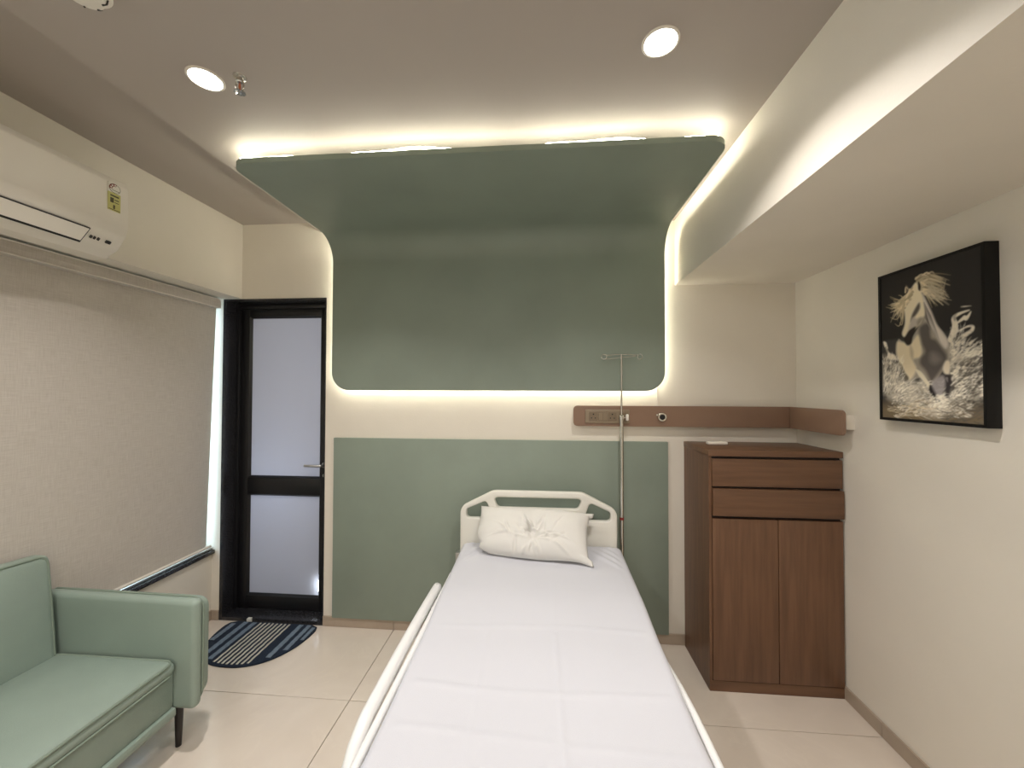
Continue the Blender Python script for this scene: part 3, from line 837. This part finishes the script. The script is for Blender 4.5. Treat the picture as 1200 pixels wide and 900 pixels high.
# ------------------------------------------------------------------ hospital bed
be = thing('hospital_bed', 'white hospital bed frame with cut-out headboard and folding side rails', 'bed', (-0.02, 1.30, 0))
HB0, HB1, HY = -0.487, 0.418, 2.285
mid_ = (HB0+HB1)/2
def sym(pts): return [(mid_+u, v) for u, v in pts]
hw = (HB1-HB0)/2
outer = round_poly(sym([(-hw, 0.40), (hw, 0.40), (hw, 0.820), (hw-0.195, 0.918), (-hw+0.195, 0.918), (-hw, 0.820)]), [0.02, 0.02, 0.07, 0.10, 0.10, 0.07], n=8)
h1 = round_poly(sym([(-0.232, 0.822), (0.232, 0.822), (0.256, 0.880), (-0.256, 0.880)]), 0.028, n=6)
hl = round_poly(sym([(-hw+0.038, 0.758), (-0.268, 0.758), (-0.268, 0.772), (-0.298, 0.860), (-hw+0.038, 0.808)]), [0.022, 0.012, 0.012, 0.022, 0.022], n=6)
hr = [(2*mid_-u, v) for u, v in hl][::-1]
plate('headboard', [outer, h1, hl, hr], 0.036, lambda u, v, w: Vector((u, HY+w, v)), M_ABS, be, bevel=0.009)
fo = [(u, 0.12+v*0.72) for u, v in outer]
plate('footboard', [fo], 0.036, lambda u, v, w: Vector((u, 0.20+w, v)), M_ABS, be, bevel=0.009)
for s_, xx in ((-1, HB0+0.012), (1, HB1-0.012)):
    tube('side_frame', [(xx, 0.22, 0.40), (xx, 2.27, 0.40)], 0.020, M_WHITEM, be, seg=12)
box('deck', (HB0+0.02, 0.24, 0.385), (HB1-0.02, 2.262, 0.415), M_WHITEM, be)
for xx in (HB0+0.06, HB1-0.06):
    for yy in (0.36, 2.12):
        lg = box('leg', (xx-0.022, yy-0.022, 0.115), (xx+0.022, yy+0.022, 0.385), M_WHITEM, be, bevel=0.004)
        lathe('castor', [(0.0, -0.014), (0.056, -0.014), (0.058, -0.008), (0.058, 0.008), (0.056, 0.014), (0.0, 0.014)], (xx, yy, 0.058), M_DARK, lg, 24, 'x')
        box('castor_fork', (xx-0.020, yy-0.015, 0.06), (xx-0.0155, yy+0.015, 0.118), M_CHROME, lg)
box('head_bracket', (HB0-0.022, HY-0.040, 0.49), (HB0+0.004, HY+0.012, 0.56), M_ALU, be, bevel=0.003)
box('head_bracket', (HB1-0.004, HY-0.020, 0.49), (HB1+0.012, HY+0.045, 0.56), M_ALU, be, bevel=0.003)

# mattress and sheet
SXL, SXR, SYF, SYB = -0.462, 0.432, 0.262, 2.258
def top_z(y):
    pts = [(0.2, 0.560), (1.1, 0.562), (1.45, 0.578), (1.8, 0.606), (2.3, 0.626)]
    for (a, za), (b, zb) in zip(pts, pts[1:]):
        if y <= b:
            t = max(0, (y-a)/(b-a)); t = t*t*(3-2*t) if a > 1.0 and b < 2.2 else t
            return za+(zb-za)*t
    return pts[-1][1]
def mat_df(v):
    if v.z > 0.5: v.z += top_z(v.y)-0.560
    return v
tag(rbox('mattress', (SXL+0.014, SYF+0.014, 0.4155), (SXR-0.014, SYB-0.012, 0.548), 0.03, mat('mattress_cover', srgb(90, 100, 120), 0.6), None, mat_df, k=3, mid=(4, 30, 3)), 'foam mattress under the white sheet on the hospital bed', 'mattress')
NX, NY = 150, 230
def bumpn(x, y):
    h = 0.0
    h += 0.0024*math.sin(7*x+2.3*y+1.0)*math.sin(3.1*y+4*x)
    h += 0.0012*math.sin(19*x-9*y)*math.sin(5*x+13*y)
    # ironed fold lines
    for yy, a in ((1.52, 0.0020), (1.235, 0.0036), (1.06, 0.0022), (0.80, 0.003)):
        d = y-yy-0.018*math.sin(4*x+yy*9)
        h += a*math.exp(-(d/0.010)**2)
    for xx, a in ((0.055, 0.0030), (-0.20, 0.0012)):
        d = x-xx-0.012*math.sin(3*y)
        h += a*math.exp(-(d/0.008)**2)*(1 if y < 1.5 else 0.3)
    # pull creases at the head corners
    for k in range(4):
        dx = (x-(SXL+0.02))*0.80-(y-(2.19-0.06*k))*0.60
        along = (x-SXL)*0.60+(y-2.1)*0.80
        h += 0.010*math.exp(-(dx/0.012)**2)*math.exp(-((along-0.03)/0.13)**2)
        dx = (SXR-0.02-x)*0.80-(y-(2.17-0.07*k))*0.60
        along = (SXR-x)*0.60+(y-2.1)*0.80
        h += 0.009*math.exp(-(dx/0.012)**2)*math.exp(-((along-0.03)/0.12)**2)
    return h
vs = []; fs = []
R_ = 0.028
def cross(t, y):
    """position across the sheet: hanging side, rounded edge, flat top, rounded edge, hanging side"""
    zt = top_z(y); side = 0.105
    half = (SXR-SXL)/2; flat = 2*half-2*R_; arc = R_*math.pi/2
    tot = 2*side+2*arc+flat; s = t*tot
    wob = 0.004*math.sin(11*y)+0.003*math.sin(27*y+1)
    if s < side: return Vector((SXL+wob*(1-s/side), y, zt-R_-(side-s)))
    s -= side
    if s < arc: a = s/R_; return Vector((SXL+R_-R_*math.cos(a), y, zt-R_+R_*math.sin(a)))
    s -= arc
    if s < flat:
        x_ = SXL+R_+s; e = min(1, min(s, flat-s)/0.03)
        return Vector((x_, y, zt+bumpn(x_, y)*e))
    s -= flat
    if s < arc: a = s/R_; return Vector((SXR-R_+R_*math.sin(a), y, zt-R_+R_*math.cos(a)))
    s -= arc
    return Vector((SXR+wob*(s/side), y, zt-R_-s))
for j in range(NY+1):
    y = SYF+(SYB-SYF)*j/NY
    for i in range(NX+1):
        p = cross(i/NX, y)
        e = min(y-SYF, SYB-y)
        if e < 0.025: p.z -= 0.025*(1-e/0.025)**2*1.5
        vs.append(tuple(p))
n1 = NX+1
for j in range(NY):
    for i in range(NX):
        a = j*n1+i; fs.append([a, a+1, a+n1+1, a+n1])
me = bpy.data.meshes.new('bed_sheet'); me.from_pydata(vs, [], fs)
sh = link('bed_sheet', me, M_SHEET)
md = sh.modifiers.new('thickness', 'SOLIDIFY'); md.thickness = 0.0015; md.offset = 1
tag(sh, 'smooth white cotton sheet fitted over the hospital bed', 'bed sheet')

# folding side rails
def side_rail(xs_, inner, y0, y1, z, bend, eb):
    rr = 0.022
    up = [(xs_, y1-0.03, z-0.02), (xs_, y1-0.012, z-0.004), (xs_, y1-0.04, z)]
    pts = [(xs_, y1, z-0.006), (xs_, y1-0.012, z)]
    n = 20
    for k in range(1, n): pts.append((xs_, y1-(y1-y0)*k/n, z+bend*math.sin(math.pi*k/n)))
    pts += [(xs_, y0+0.02, z-0.004), (xs_, y0-0.03, z-0.024), (xs_, y0-0.075, z-0.066), (xs_, y0-0.10, z-0.12), (xs_, y0-0.11, z-0.16)]
    rad = [rr*0.55, rr]+[rr]*(len(pts)-2)
    r = tube('side_rail', pts, rad, M_WHITEM, be, seg=16)
    for k in range(4):
        yy = y0+0.05+(y1-y0-0.12)*k/3
        tube('rail_post', [(xs_, yy, z-0.01), (xs_, yy-0.03, 0.36)], 0.011, M_WHITEM, r, seg=10)
    tube('rail_bar', [(xs_, y0-0.10, 0.345), (xs_, y1-0.02, 0.345)], 0.014, M_WHITEM, r, seg=10)
    tube('edge_bar', [(inner, 0.24, eb[0]), *[(inner-eb[2]*0.3*k*k, eb[1]-0.5*(1-k), eb[0]-eb[2]*k*k) for k in (0, 0.2, 0.4, 0.6, 0.8, 1.0)]], 0.012, M_WHITEM, r, seg=12)
side_rail(-0.524, -0.4830, 1.10, 1.925, 0.526, 0.010, (0.530, 2.05, 0.0))
side_rail(0.480, 0.4490, 0.78, 1.52, 0.405, 0.0, (0.536, 1.62, 0.05))

# pillow
pw = thing('pillow', 'crumpled white pillow leaning on the headboard', 'pillow', (-0.07, 2.13, 0.60))
PW, PD, PH = 0.318, 0.145, 0.082       # half width, half depth, half height
n = 130; m2 = 80
tilt = math.radians(40); yaw_p = math.radians(-8)
pc = Vector((-0.068, 2.150, top_z(2.13)+0.104))
g0 = (0.030, -0.060)          # where the creases gather
cr_list = []
cr_rng = np.random.default_rng(3)
for k in range(46):
    th = cr_rng.uniform(-0.35, math.pi+0.35) if k < 34 else cr_rng.uniform(0, 2*math.pi)
    st_ = np.array(g0)+np.array([math.cos(th), math.sin(th)])*cr_rng.uniform(0.012, 0.05) + (np.array([cr_rng.uniform(-0.16, 0.12), cr_rng.uniform(-0.03, 0.03)]) if k % 2 else 0)
    L_ = cr_rng.uniform(0.04, 0.13); bend_ = cr_rng.normal(0, 0.35)
    cr_list.append((st_, th+cr_rng.normal(0, 0.25), L_, bend_, cr_rng.uniform(0.004, 0.009), cr_rng.choice([-1.0, 1.0])*cr_rng.uniform(0.005, 0.012)))
def crease(u, v):
    x = u*PW; y = v*PD; h = 0.0
    for st_, th, L_, bend_, w_, a_ in cr_list:
        dx, dy = x-st_[0], y-st_[1]
        c, q = math.cos(th), math.sin(th)
        t = (dx*c+dy*q)/L_
        if t < -0.2 or t > 1.2: continue
        d = (-dx*q+dy*c) - bend_*L_*t*t*0.5
        if abs(d) > 4*w_: continue
        h += a_*math.exp(-(d/w_)**2)*math.exp(-((t-0.4)/0.42)**2)
    r = math.hypot(x-g0[0], y-g0[1])
    h += 0.0040*math.sin(u*7+v*4+1.5*math.sin(u*5))*math.sin(v*5-u*4)
    h -= 0.022*math.exp(-(r/0.030)**2)
    return h
vs = []; fs = []
for side in (1, -1):
    for j in range(m2+1):
        v = -1+2*j/m2
        for i in range(n+1):
            u = -1+2*i/n
            # pinched outline: sides curve in, corners stay as ears
            ex = PW*(1-0.055*(1-v*v)) if True else PW
            ey = PD*(1-0.10*(1-abs(u)**2.2)*0 - 0.07*(1-u*u)*0.0)
            ey = PD*(1-0.05*(1-(2*u*u-1)**2))
            x = u*ex; y = v*ey
            prof_ = max(0, (1-abs(u)**3.6))**0.5*max(0, (1-abs(v)**2.8))**0.52
            z = side*PH*prof_*(1.0 if side > 0 else 0.62)
            if side > 0: z += crease(u, v)*min(1, prof_*2.5)
            z += 0.006*math.sin(u*9+v*4)*(1-prof_)*min(1, (1-prof_))*0.6
            if u > 0.85 and v < -0.8: x += 0.02*(u-0.85)/0.15; y -= 0.012*(u-0.85)/0.15
            if u > 0.85 and v > 0.8: x += 0.018*(u-0.85)/0.15
            if u < -0.55 and v < 0:      # the lower left corner is tucked round
                k_ = (-0.55-u)/0.45*min(1, -v*1.2); x += 0.045*k_*k_; y += 0.040*k_*k_
            q = Vector((x, y, z))
            q = Matrix.Rotation(tilt, 3, 'X') @ q
            q = Matrix.Rotation(yaw_p, 3, 'Z') @ q
            q = q+pc
            low = top_z(q.y)+0.004
            if q.z < low: q.z = low+0.15*max(-0.02, q.z-low)*0
            vs.append(tuple(q))
n1 = n+1; tot = n1*(m2+1)
for side in (0, 1):
    for j in range(m2):
        for i in range(n):
            a = side*tot+j*n1+i; q = [a, a+1, a+n1+1, a+n1]
            fs.append(q if side == 0 else q[::-1])
me = bpy.data.meshes.new('pillow'); me.from_pydata(vs, [], fs)
bm = bmesh.new(); bm.from_mesh(me); bpy.data.meshes.remove(me)
bmesh.ops.remove_doubles(bm, verts=bm.verts, dist=0.0004)
link('pillow_case', bm_mesh(bm), M_PILLOW, pw)

# ------------------------------------------------------------------ drip stand beside the headboard
iv = thing('drip_stand', 'slim steel drip stand with wire hooks beside the headboard', 'drip stand', (0.452, 2.322, 0.40))
IX, IY = 0.452, 2.318
tube('lower_pole', [(IX, IY, 0.45), (IX, IY, 1.352)], 0.0115, M_CHROME, iv, seg=16)
tube('upper_pole', [(IX, IY, 1.34), (IX, IY, 1.714)], 0.0055, M_CHROME, iv, seg=12)
lathe('collar', [(0.0, 0.0), (0.0135, 0.0), (0.0135, 0.018), (0.008, 0.024), (0.0, 0.024)], (IX, IY, 1.338), M_CHROME, iv, 20)
kn = tube('clamp_knob', [(IX+0.008, IY, 1.345), (IX+0.034, IY-0.004, 1.352)], 0.0045, M_CHROME, iv, seg=8)
rbox('knob_grip', (IX+0.024, IY-0.012, 1.328), (IX+0.040, IY+0.004, 1.366), 0.006, M_PLASTIC, kn, k=2, mid=(2, 2, 2))
def hook(s_):
    pts = [(IX, IY, 1.712)]
    L_ = 0.098
    pts += [(IX+s_*L_*k/6, IY-0.004*k/6, 1.712+0.002*math.sin(k)) for k in range(1, 7)]
    cx, cz = IX+s_*(L_+0.004), 1.700
    for k in range(13):
        a = math.radians(100-s_*k*26)
        pts.append((cx+0.015*math.cos(a), IY-0.006-0.0012*k, cz+0.016*math.sin(a)))
    tube('hook', pts, 0.0022, M_CHROME, iv, seg=8)
hook(-1); hook(1)
tube('hook_brace', [(IX-0.094, IY, 1.686), (IX, IY-0.004, 1.697), (IX+0.094, IY, 1.706)], 0.0018, M_CHROME, iv, seg=6)
tube('red_band', [(IX, IY, 0.755), (IX, IY, 0.770)], 0.0120, M_RED, iv, seg=16)

# ------------------------------------------------------------------ framed horse painting on the right wall
fr = thing('picture_frame', 'black framed picture of a white horse galloping through water', 'picture', (XR, 1.58, 1.38))
PX = XR-0.046                                    # front of the frame
FY0, FY1, FZ0, FZ1 = 1.384, 1.790, 1.382, 1.992
W_ = 0.011
fo_ = [(FY0, FZ0), (FY1, FZ0), (FY1, FZ1), (FY0, FZ1)]
fi_ = [(FY0+W_, FZ0+W_), (FY1-W_, FZ0+W_), (FY1-W_, FZ1-W_), (FY0+W_, FZ1-W_)]
plate('frame', [fo_, fi_], 0.0455, lambda u, v, w: Vector((PX+0.0228+w, u, v)), mat('black_frame_lacquer', srgb(11, 10, 10), 0.45, spec=0.25), fr, bevel=0.001)
# the print itself: a fine grid whose points carry the printed colours
CY0, CY1, CZ0, CZ1 = FY0+W_, FY1-W_, FZ0+W_, FZ1-W_
GH, GW = 330, 205
PL = PX+0.004
img = np.zeros((GH, GW, 3))
vv, uu = np.mgrid[0:GH, 0:GW]
uu = (uu+0.0)/(GW-1); vv = (vv+0.0)/(GH-1)      # u from the far edge to the near edge, v from the top down
ASP = (CZ1-CZ0)/(CY1-CY0)
def to_uv(px, py):
    p = pix(px, py, 0, PL)
    return ((CY1-p.y)/(CY1-CY0), (CZ1-p.z)/(CZ1-CZ0))
def za(x, y): return to_uv(1030+x/7.5, 280+y/7.5)
def zb(x, y): return to_uv(1030+x/8.19, 390+y/8.19)
def zc_(x, y): return to_uv(1090+x/8.19, 340+y/8.19)
def zd(x, y): return to_uv(1090+x/9.0, 410+y/9.0)
def col(r, g, b): return np.array(srgb(r, g, b)[:3])
def blend(mask, c):
    img[:] = img*(1-mask[..., None]) + c*mask[..., None]
def smooth_loop(pts, k=6, closed=True):
    P = [np.array(p) for p in pts]; out = []; m = len(P)
    for i in range(m if closed else m-1):
        g_ = lambda j: P[j % m] if closed else P[min(max(j, 0), m-1)]
        a, b, c, d = g_(i-1), g_(i), g_(i+1), g_(i+2)
        for t in np.linspace(0, 1, k, endpoint=False):
            out.append(0.5*((2*b)+(-a+c)*t+(2*a-5*b+4*c-d)*t*t+(-a+3*b-3*c+d)*t**3))
    if not closed: out.append(P[-1])
    return out
def seg_dist(a, b, X, Y):
    ax, ay, bx, by = a[0], a[1]*ASP, b[0], b[1]*ASP
    dx, dy = bx-ax, by-ay; L2 = dx*dx+dy*dy+1e-12
    t = np.clip(((X-ax)*dx+(Y-ay)*dy)/L2, 0, 1)
    return np.hypot(X-ax-t*dx, Y-ay-t*dy), t
def poly(pts, c, soft=0.012, alpha=1.0, sm=True):
    P = smooth_loop(pts) if sm else [np.array(p) for p in pts]
    X = uu; Y = vv*ASP
    inside = np.zeros(uu.shape, bool); dist = np.full(uu.shape, 9.0)
    for i in range(len(P)):
        a, b = P[i-1], P[i]
        d, _ = seg_dist(a, b, X, Y); dist = np.minimum(dist, d)
        y0, y1 = a[1]*ASP, b[1]*ASP
        if y0 != y1:
            cond = ((y0 > Y) != (y1 > Y)) & (X < (b[0]-a[0])*(Y-y0)/(y1-y0)+a[0])
            inside ^= cond
    sd_ = np.where(inside, dist, -dist)
    blend(np.clip(sd_/soft+0.5, 0, 1)*alpha, c)
def stroke(pts, w, c, alpha=1.0, taper=True):
    P = smooth_loop(pts, 5, False); n_ = len(P)
    lo = np.min(P, 0)-0.05; hi = np.max(P, 0)+0.05
    i0, i1 = max(0, int(lo[1]*GH)), min(GH, int(hi[1]*GH)+2); j0, j1 = max(0, int(lo[0]*GW)), min(GW, int(hi[0]*GW)+2)
    if i1 <= i0 or j1 <= j0: return
    X = uu[i0:i1, j0:j1]; Y = vv[i0:i1, j0:j1]*ASP
    m_ = np.zeros(X.shape)
    for i in range(n_-1):
        d, t = seg_dist(P[i], P[i+1], X, Y)
        f = (i+t)/(n_-1); ww = w*(1-0.85*f) if taper else w
        m_ = np.maximum(m_, np.clip((ww-d)/0.005+0.5, 0, 1))
    m_ = m_*alpha
    img[i0:i1, j0:j1] = img[i0:i1, j0:j1]*(1-m_[..., None])+c*m_[..., None]
rs = np.random.default_rng(5)
# backdrop: dark sky over dark water, warm shallows at the bottom
hz = to_uv(1040, 397)[1]
img[:] = col(52, 50, 48)
blend(np.clip((vv-hz)/0.02, 0, 1)*np.clip((1-uu)*1.5+0.3, 0, 1), col(70, 68, 66))
blend(np.clip((vv-0.86)/0.08, 0, 1), col(112, 100, 80))
blend(np.clip((uu-0.62)/0.2, 0, 1)*np.clip((vv-0.60)/0.05, 0, 1)*np.clip((0.80-vv)/0.1, 0, 1), col(74, 70, 68))
# tail of mane behind the neck
for k in range(90):
    t = rs.random(); a = za(340+60*t+rs.normal(0, 8), 350+120*t+rs.normal(0, 10))
    ex, ey = 520+rs.normal(0, 55), 330+230*t+rs.normal(0, 28)
    b = za((340+ex)/2+rs.normal(0, 14), (300+ey)/2+40*t+rs.normal(0, 12)); e = za(ex, ey)
    sh_ = rs.random()
    stroke([a, b, e], 0.007+0.010*rs.random(), col(*(np.array([120, 110, 92])+sh_*np.array([95, 92, 82]))), 0.75)
for k in range(14):
    e = za(590+rs.normal(0, 25), 340+rs.random()*260); a = za(440+rs.normal(0, 20), 400+rs.random()*130)
    stroke([a, za(540, 420+rs.random()*140), e], 0.006, col(170, 160, 140), 0.7)
# flank, trunk and neck
body = [za(372, 470), za(440, 600), za(500, 740), zc_(120, 400), zc_(165, 470), zc_(190, 580), zc_(182, 670), zc_(130, 760), zd(60, 330), zb(560, 460), zb(500, 480), zb(440, 420), zb(360, 440), zb(280, 470), zb(235, 400), zb(200, 300), zb(165, 210), zb(172, 120), zb(190, 60), zb(240, 95), zb(300, 90), za(290, 870), za(350, 770), za(395, 690)]
poly(body, col(150, 142, 130))
poly([zb(175, 90), zb(230, 90), zb(300, 100), zb(380, 20), zb(410, 150), zb(400, 230), zb(330, 260), zb(360, 350), zb(300, 450), zb(240, 400), zb(195, 280), zb(168, 190)], col(206, 194, 168), 0.03, 0.95)
poly([zb(210, 300), zb(250, 380), zb(285, 430), zb(270, 470), zb(235, 460)], col(66, 60, 54), 0.02, 0.85)
poly([zb(300, 120), zb(330, 180), zb(325, 260), zb(300, 210)], col(160, 148, 126), 0.03, 0.7)
poly([za(355, 780), za(440, 740), zb(500, 40), zc_(60, 480), zc_(120, 560), zc_(165, 640), zc_(120, 740), zd(20, 340), zb(490, 460), zb(450, 370), zb(395, 300), zb(400, 240), zb(440, 180), zb(405, 90)], col(88, 83, 80), 0.04, 0.92)
poly([zb(500, 190), zb(560, 200), zb(600, 260), zb(540, 300), zb(490, 270)], col(128, 121, 116), 0.06, 0.8)
poly([za(385, 500), za(450, 620), za(505, 750), zc_(120, 410), zc_(172, 500), zc_(150, 560), zc_(95, 500), zc_(40, 400), za(455, 780), za(410, 690)], col(196, 188, 178), 0.028, 0.95)
for k in range(7):
    stroke([za(398+9*k, 560+18*k), za(430+12*k, 680+20*k), za(455+14*k, 800+18*k)], 0.006, col(112, 106, 102), 0.6)
for k in range(6):
    stroke([za(392, 560+22*k), za(412+6*k, 650+20*k), za(428+8*k, 800)], 0.007, col(84, 78, 74), 0.6)
# head
poly([za(330, 385), za(368, 450), za(392, 560), za(402, 660), za(375, 735), za(325, 785), za(270, 840), za(225, 862), za(204, 830), za(228, 745), za(226, 650), za(214, 595), za(255, 490), za(300, 410)], col(208, 198, 174), 0.018)
poly([za(352, 560), za(362, 600), za(340, 650), za(300, 700), za(278, 730), za(285, 680), za(312, 620)], col(78, 72, 68), 0.022, 0.95)
poly([za(300, 690), za(345, 715), za(320, 770), za(262, 800), za(272, 740)], col(168, 160, 150), 0.03, 0.9)
poly([za(345, 700), za(395, 690), za(372, 735), za(330, 775)], col(120, 112, 104), 0.03, 0.8)
poly([za(268, 800), za(325, 770), za(300, 850), za(285, 920), za(245, 935), za(220, 885), za(240, 840)], col(52, 47, 44), 0.018)
poly([za(216, 586), za(236, 592), za(228, 615)], col(70, 62, 56), 0.012)
poly([za(346, 375), za(366, 402), za(364, 455), za(344, 440)], col(44, 38, 34), 0.012)
poly([za(237, 405), za(262, 440), za(232, 472)], col(110, 98, 84), 0.012)
stroke([za(232, 470), za(236, 425), za(262, 445)], 0.008, col(190, 176, 150))
# forelock blowing to the left
for k in range(70):
    t = rs.random(); a = za(300-60*t+rs.normal(0, 10), 430+150*t+rs.normal(0, 10))
    e = za(95+rs.random()*120, 560+190*t*rs.random()+rs.normal(0, 25)); b = za(205-20*t+rs.normal(0, 14), 545+70*t+rs.normal(0, 14))
    stroke([a, b, e], 0.006+0.008*rs.random(), col(*(np.array([150, 138, 112])+rs.random()*np.array([70, 68, 66]))), 0.8)
for x, y in ((62, 600), (80, 580), (130, 530), (170, 495), (100, 690), (140, 745), (180, 735)):
    stroke([za(225, 560), za((x+230)/2, y+10), za(x, y)], 0.008, col(178, 164, 136), 0.9)
# spray: foam bodies, then flecks and streaks
foam = col(196, 188, 172)
def vnoise(cells, seed):
    r_ = np.random.default_rng(seed).random((int(cells*ASP)+3, cells+3))
    yy = vv*ASP*cells; xx = uu*cells
    i_, j_ = np.floor(yy).astype(int), np.floor(xx).astype(int); f, g_ = yy-i_, xx-j_
    f, g_ = f*f*(3-2*f), g_*g_*(3-2*g_)
    i_ = np.clip(i_, 0, r_.shape[0]-2); j_ = np.clip(j_, 0, r_.shape[1]-2)
    return (r_[i_, j_]*(1-f)+r_[i_+1, j_]*f)*(1-g_)+(r_[i_, j_+1]*(1-f)+r_[i_+1, j_+1]*f)*g_
froth = 0.45*vnoise(9, 1)+0.30*vnoise(22, 2)+0.25*vnoise(48, 3)
before = img.copy()
poly([zb(45, 260), zb(120, 220), zb(190, 330), zb(240, 460), zb(330, 470), zb(440, 450), zb(520, 600), zb(600, 640), zb(650, 700), zb(600, 800), zb(440, 800), zb(380, 740), zb(150, 660), zb(50, 560)], foam, 0.09, 0.72)
poly([zd(60, 480), zd(220, 470), zd(300, 300), zd(420, 250), zd(560, 380), zd(580, 480), zd(480, 560), zd(330, 600), zd(180, 700), zd(30, 660)], foam, 0.09, 0.62)
poly([zc_(200, 470), zc_(270, 480), zc_(280, 600), zc_(400, 580), zc_(500, 560), zc_(440, 640), zc_(350, 760), zc_(300, 860), zc_(220, 860), zc_(190, 700)], foam, 0.05, 0.85)
poly([zb(42, 90), zb(75, 100), zb(100, 190), zb(150, 210), zb(165, 260), zb(90, 250), zb(70, 180)], col(212, 204, 188), 0.012)
for pts, w in (([(205, 470), (240, 350), (228, 265), (290, 222), (375, 192)], 0.034), ([(345, 270), (368, 245), (392, 204)], 0.020), ([(245, 490), (330, 435), (400, 385), (405, 345), (350, 352), (270, 395)], 0.024), ([(330, 262), (280, 300), (245, 330)], 0.018), ([(390, 745), (450, 735), (500, 690)], 0.009), ([(300, 160), (350, 155), (395, 150)], 0.006)):
    stroke([zc_(*p) for p in pts], w, col(206, 198, 182), 0.95)
def flecks(n_, fx, x0, x1, y0, y1, ang, c0, c1, ln=(0.01, 0.05), w=(0.003, 0.008), al=0.8):
    for k in range(n_*2):
        x, y = x0+(x1-x0)*rs.random(), y0+(y1-y0)*rs.random()
        a = np.array(fx(x, y)); th = math.radians(ang+rs.normal(0, 13)); L_ = ln[0]+(ln[1]-ln[0])*rs.random()
        d = np.array([math.cos(th), -math.sin(th)/ASP])*L_; nn_ = np.array([d[1], -d[0]])*rs.normal(0, 0.08)
        t = rs.random()
        stroke([a, a+d*0.5+nn_, a+d], (w[0]+(w[1]-w[0])*rs.random())*0.62, np.array(c0)*(1-t)+np.array(c1)*t, al)
froth_mask = np.clip(np.abs(img-before).sum(2)*3.0, 0, 1)      # break the foam up into froth
img[:] = img*(1-froth_mask[..., None]*np.clip((0.52-froth)*3.2, 0, 0.75)[..., None])
br, dk = col(236, 230, 216), col(88, 82, 74)
flecks(90, zb, 40, 230, 240, 580, 70, br, foam, (0.02, 0.07), (0.004, 0.011), 0.7)
flecks(28, zb, 40, 200, 260, 600, 60, dk, col(70, 66, 62), (0.02, 0.06), (0.004, 0.010), 0.7)
flecks(120, zb, 120, 620, 470, 800, 22, br, foam, (0.02, 0.09), (0.004, 0.012), 0.65)
flecks(40, zb, 120, 600, 500, 800, 15, col(120, 112, 98), col(160, 150, 130), (0.03, 0.09), (0.004, 0.009), 0.6)
flecks(110, zd, 210, 570, 40, 520, 34, br, foam, (0.03, 0.12), (0.004, 0.011), 0.7)
flecks(42, zd, 300, 580, 60, 560, 32, dk, col(62, 58, 56), (0.03, 0.12), (0.005, 0.012), 0.75)
flecks(110, zd, 20, 420, 480, 720, 10, br, foam)
flecks(60, zc_, 200, 510, 500, 640, 35, br, foam, (0.02, 0.08))
flecks(60, zc_, 190, 330, 340, 600, 75, br, foam, (0.01, 0.04), (0.002, 0.005))
flecks(40, zb, 50, 640, 640, 830, 4, dk, col(130, 112, 82), (0.06, 0.2), (0.003, 0.007), 0.7)
flecks(40, zd, 100, 590, 580, 790, 8, col(70, 66, 62), col(120, 112, 100), (0.06, 0.22), (0.004, 0.010), 0.75)
flecks(25, zb, 60, 420, 690, 800, 3, br, col(190, 170, 130), (0.08, 0.22), (0.002, 0.005), 0.7)
# fore legs
poly([zb(350, 350), zb(400, 370), zb(450, 430), zb(492, 500), zb(485, 540), zb(440, 480), zb(380, 410)], col(204, 196, 176), 0.014)
poly([zb(490, 500), zb(530, 530), zb(552, 580), zb(530, 610), zb(490, 570), zb(480, 540)], col(48, 44, 44), 0.014)
poly([zb(530, 600), zb(570, 620), zb(585, 660), zb(545, 650)], col(40, 36, 36), 0.012)
poly([zc_(150, 680), zc_(190, 690), zc_(185, 800), zc_(140, 800), zc_(122, 750)], col(206, 196, 178), 0.02)
poly([zd(160, 270), zd(210, 270), zd(225, 330), zd(205, 420), zd(190, 500), zd(160, 490), zd(170, 400), zd(150, 340)], col(62, 58, 58), 0.014)
poly([zd(20, 345), zd(130, 270), zd(160, 360), zd(120, 480), zd(60, 460)], col(150, 144, 142), 0.03, 0.9)
stroke([zd(176, 300), zd(186, 340)], 0.012, col(120, 116, 114))
flecks(30, zb, 470, 640, 600, 720, 20, br, foam, (0.02, 0.06), (0.004, 0.01), 0.8)
pad = np.pad(img, ((1, 1), (1, 1), (0, 0)), mode='edge')
img = sum(pad[1+a:1+a+GH, 1+b:1+b+GW]*(0.28 if a == b == 0 else 0.09) for a in (-1, 0, 1) for b in (-1, 0, 1))
verts_ = [(PL, CY1-(CY1-CY0)*j/(GW-1), CZ1-(CZ1-CZ0)*i/(GH-1)) for i in range(GH) for j in range(GW)]
faces_ = [[i*GW+j, (i+1)*GW+j, (i+1)*GW+j+1, i*GW+j+1] for i in range(GH-1) for j in range(GW-1)]
me = bpy.data.meshes.new('canvas'); me.from_pydata(verts_, [], faces_)
at = me.color_attributes.new('print', 'FLOAT_COLOR', 'POINT')
at.data.foreach_set('color', np.concatenate([np.clip(np.clip(img, 0, 1)**1.12*1.5, 0, 1), np.ones((GH, GW, 1))], 2).ravel())
mp_ = mat('printed_canvas', (0.2, 0.2, 0.2, 1), 0.7, bump=0.05, bscale=900, spec=0.15)
an = mp_.node_tree.nodes.new('ShaderNodeAttribute'); an.attribute_name = 'print'
mp_.node_tree.links.new(an.outputs['Color'], mp_.node_tree.nodes['Principled BSDF'].inputs['Base Color'])
link('canvas', me, mp_, fr, smooth=False)
box('backing_board', (PL+0.004, CY0, CZ0), (PL+0.010, CY1, CZ1), M_DARK, fr)
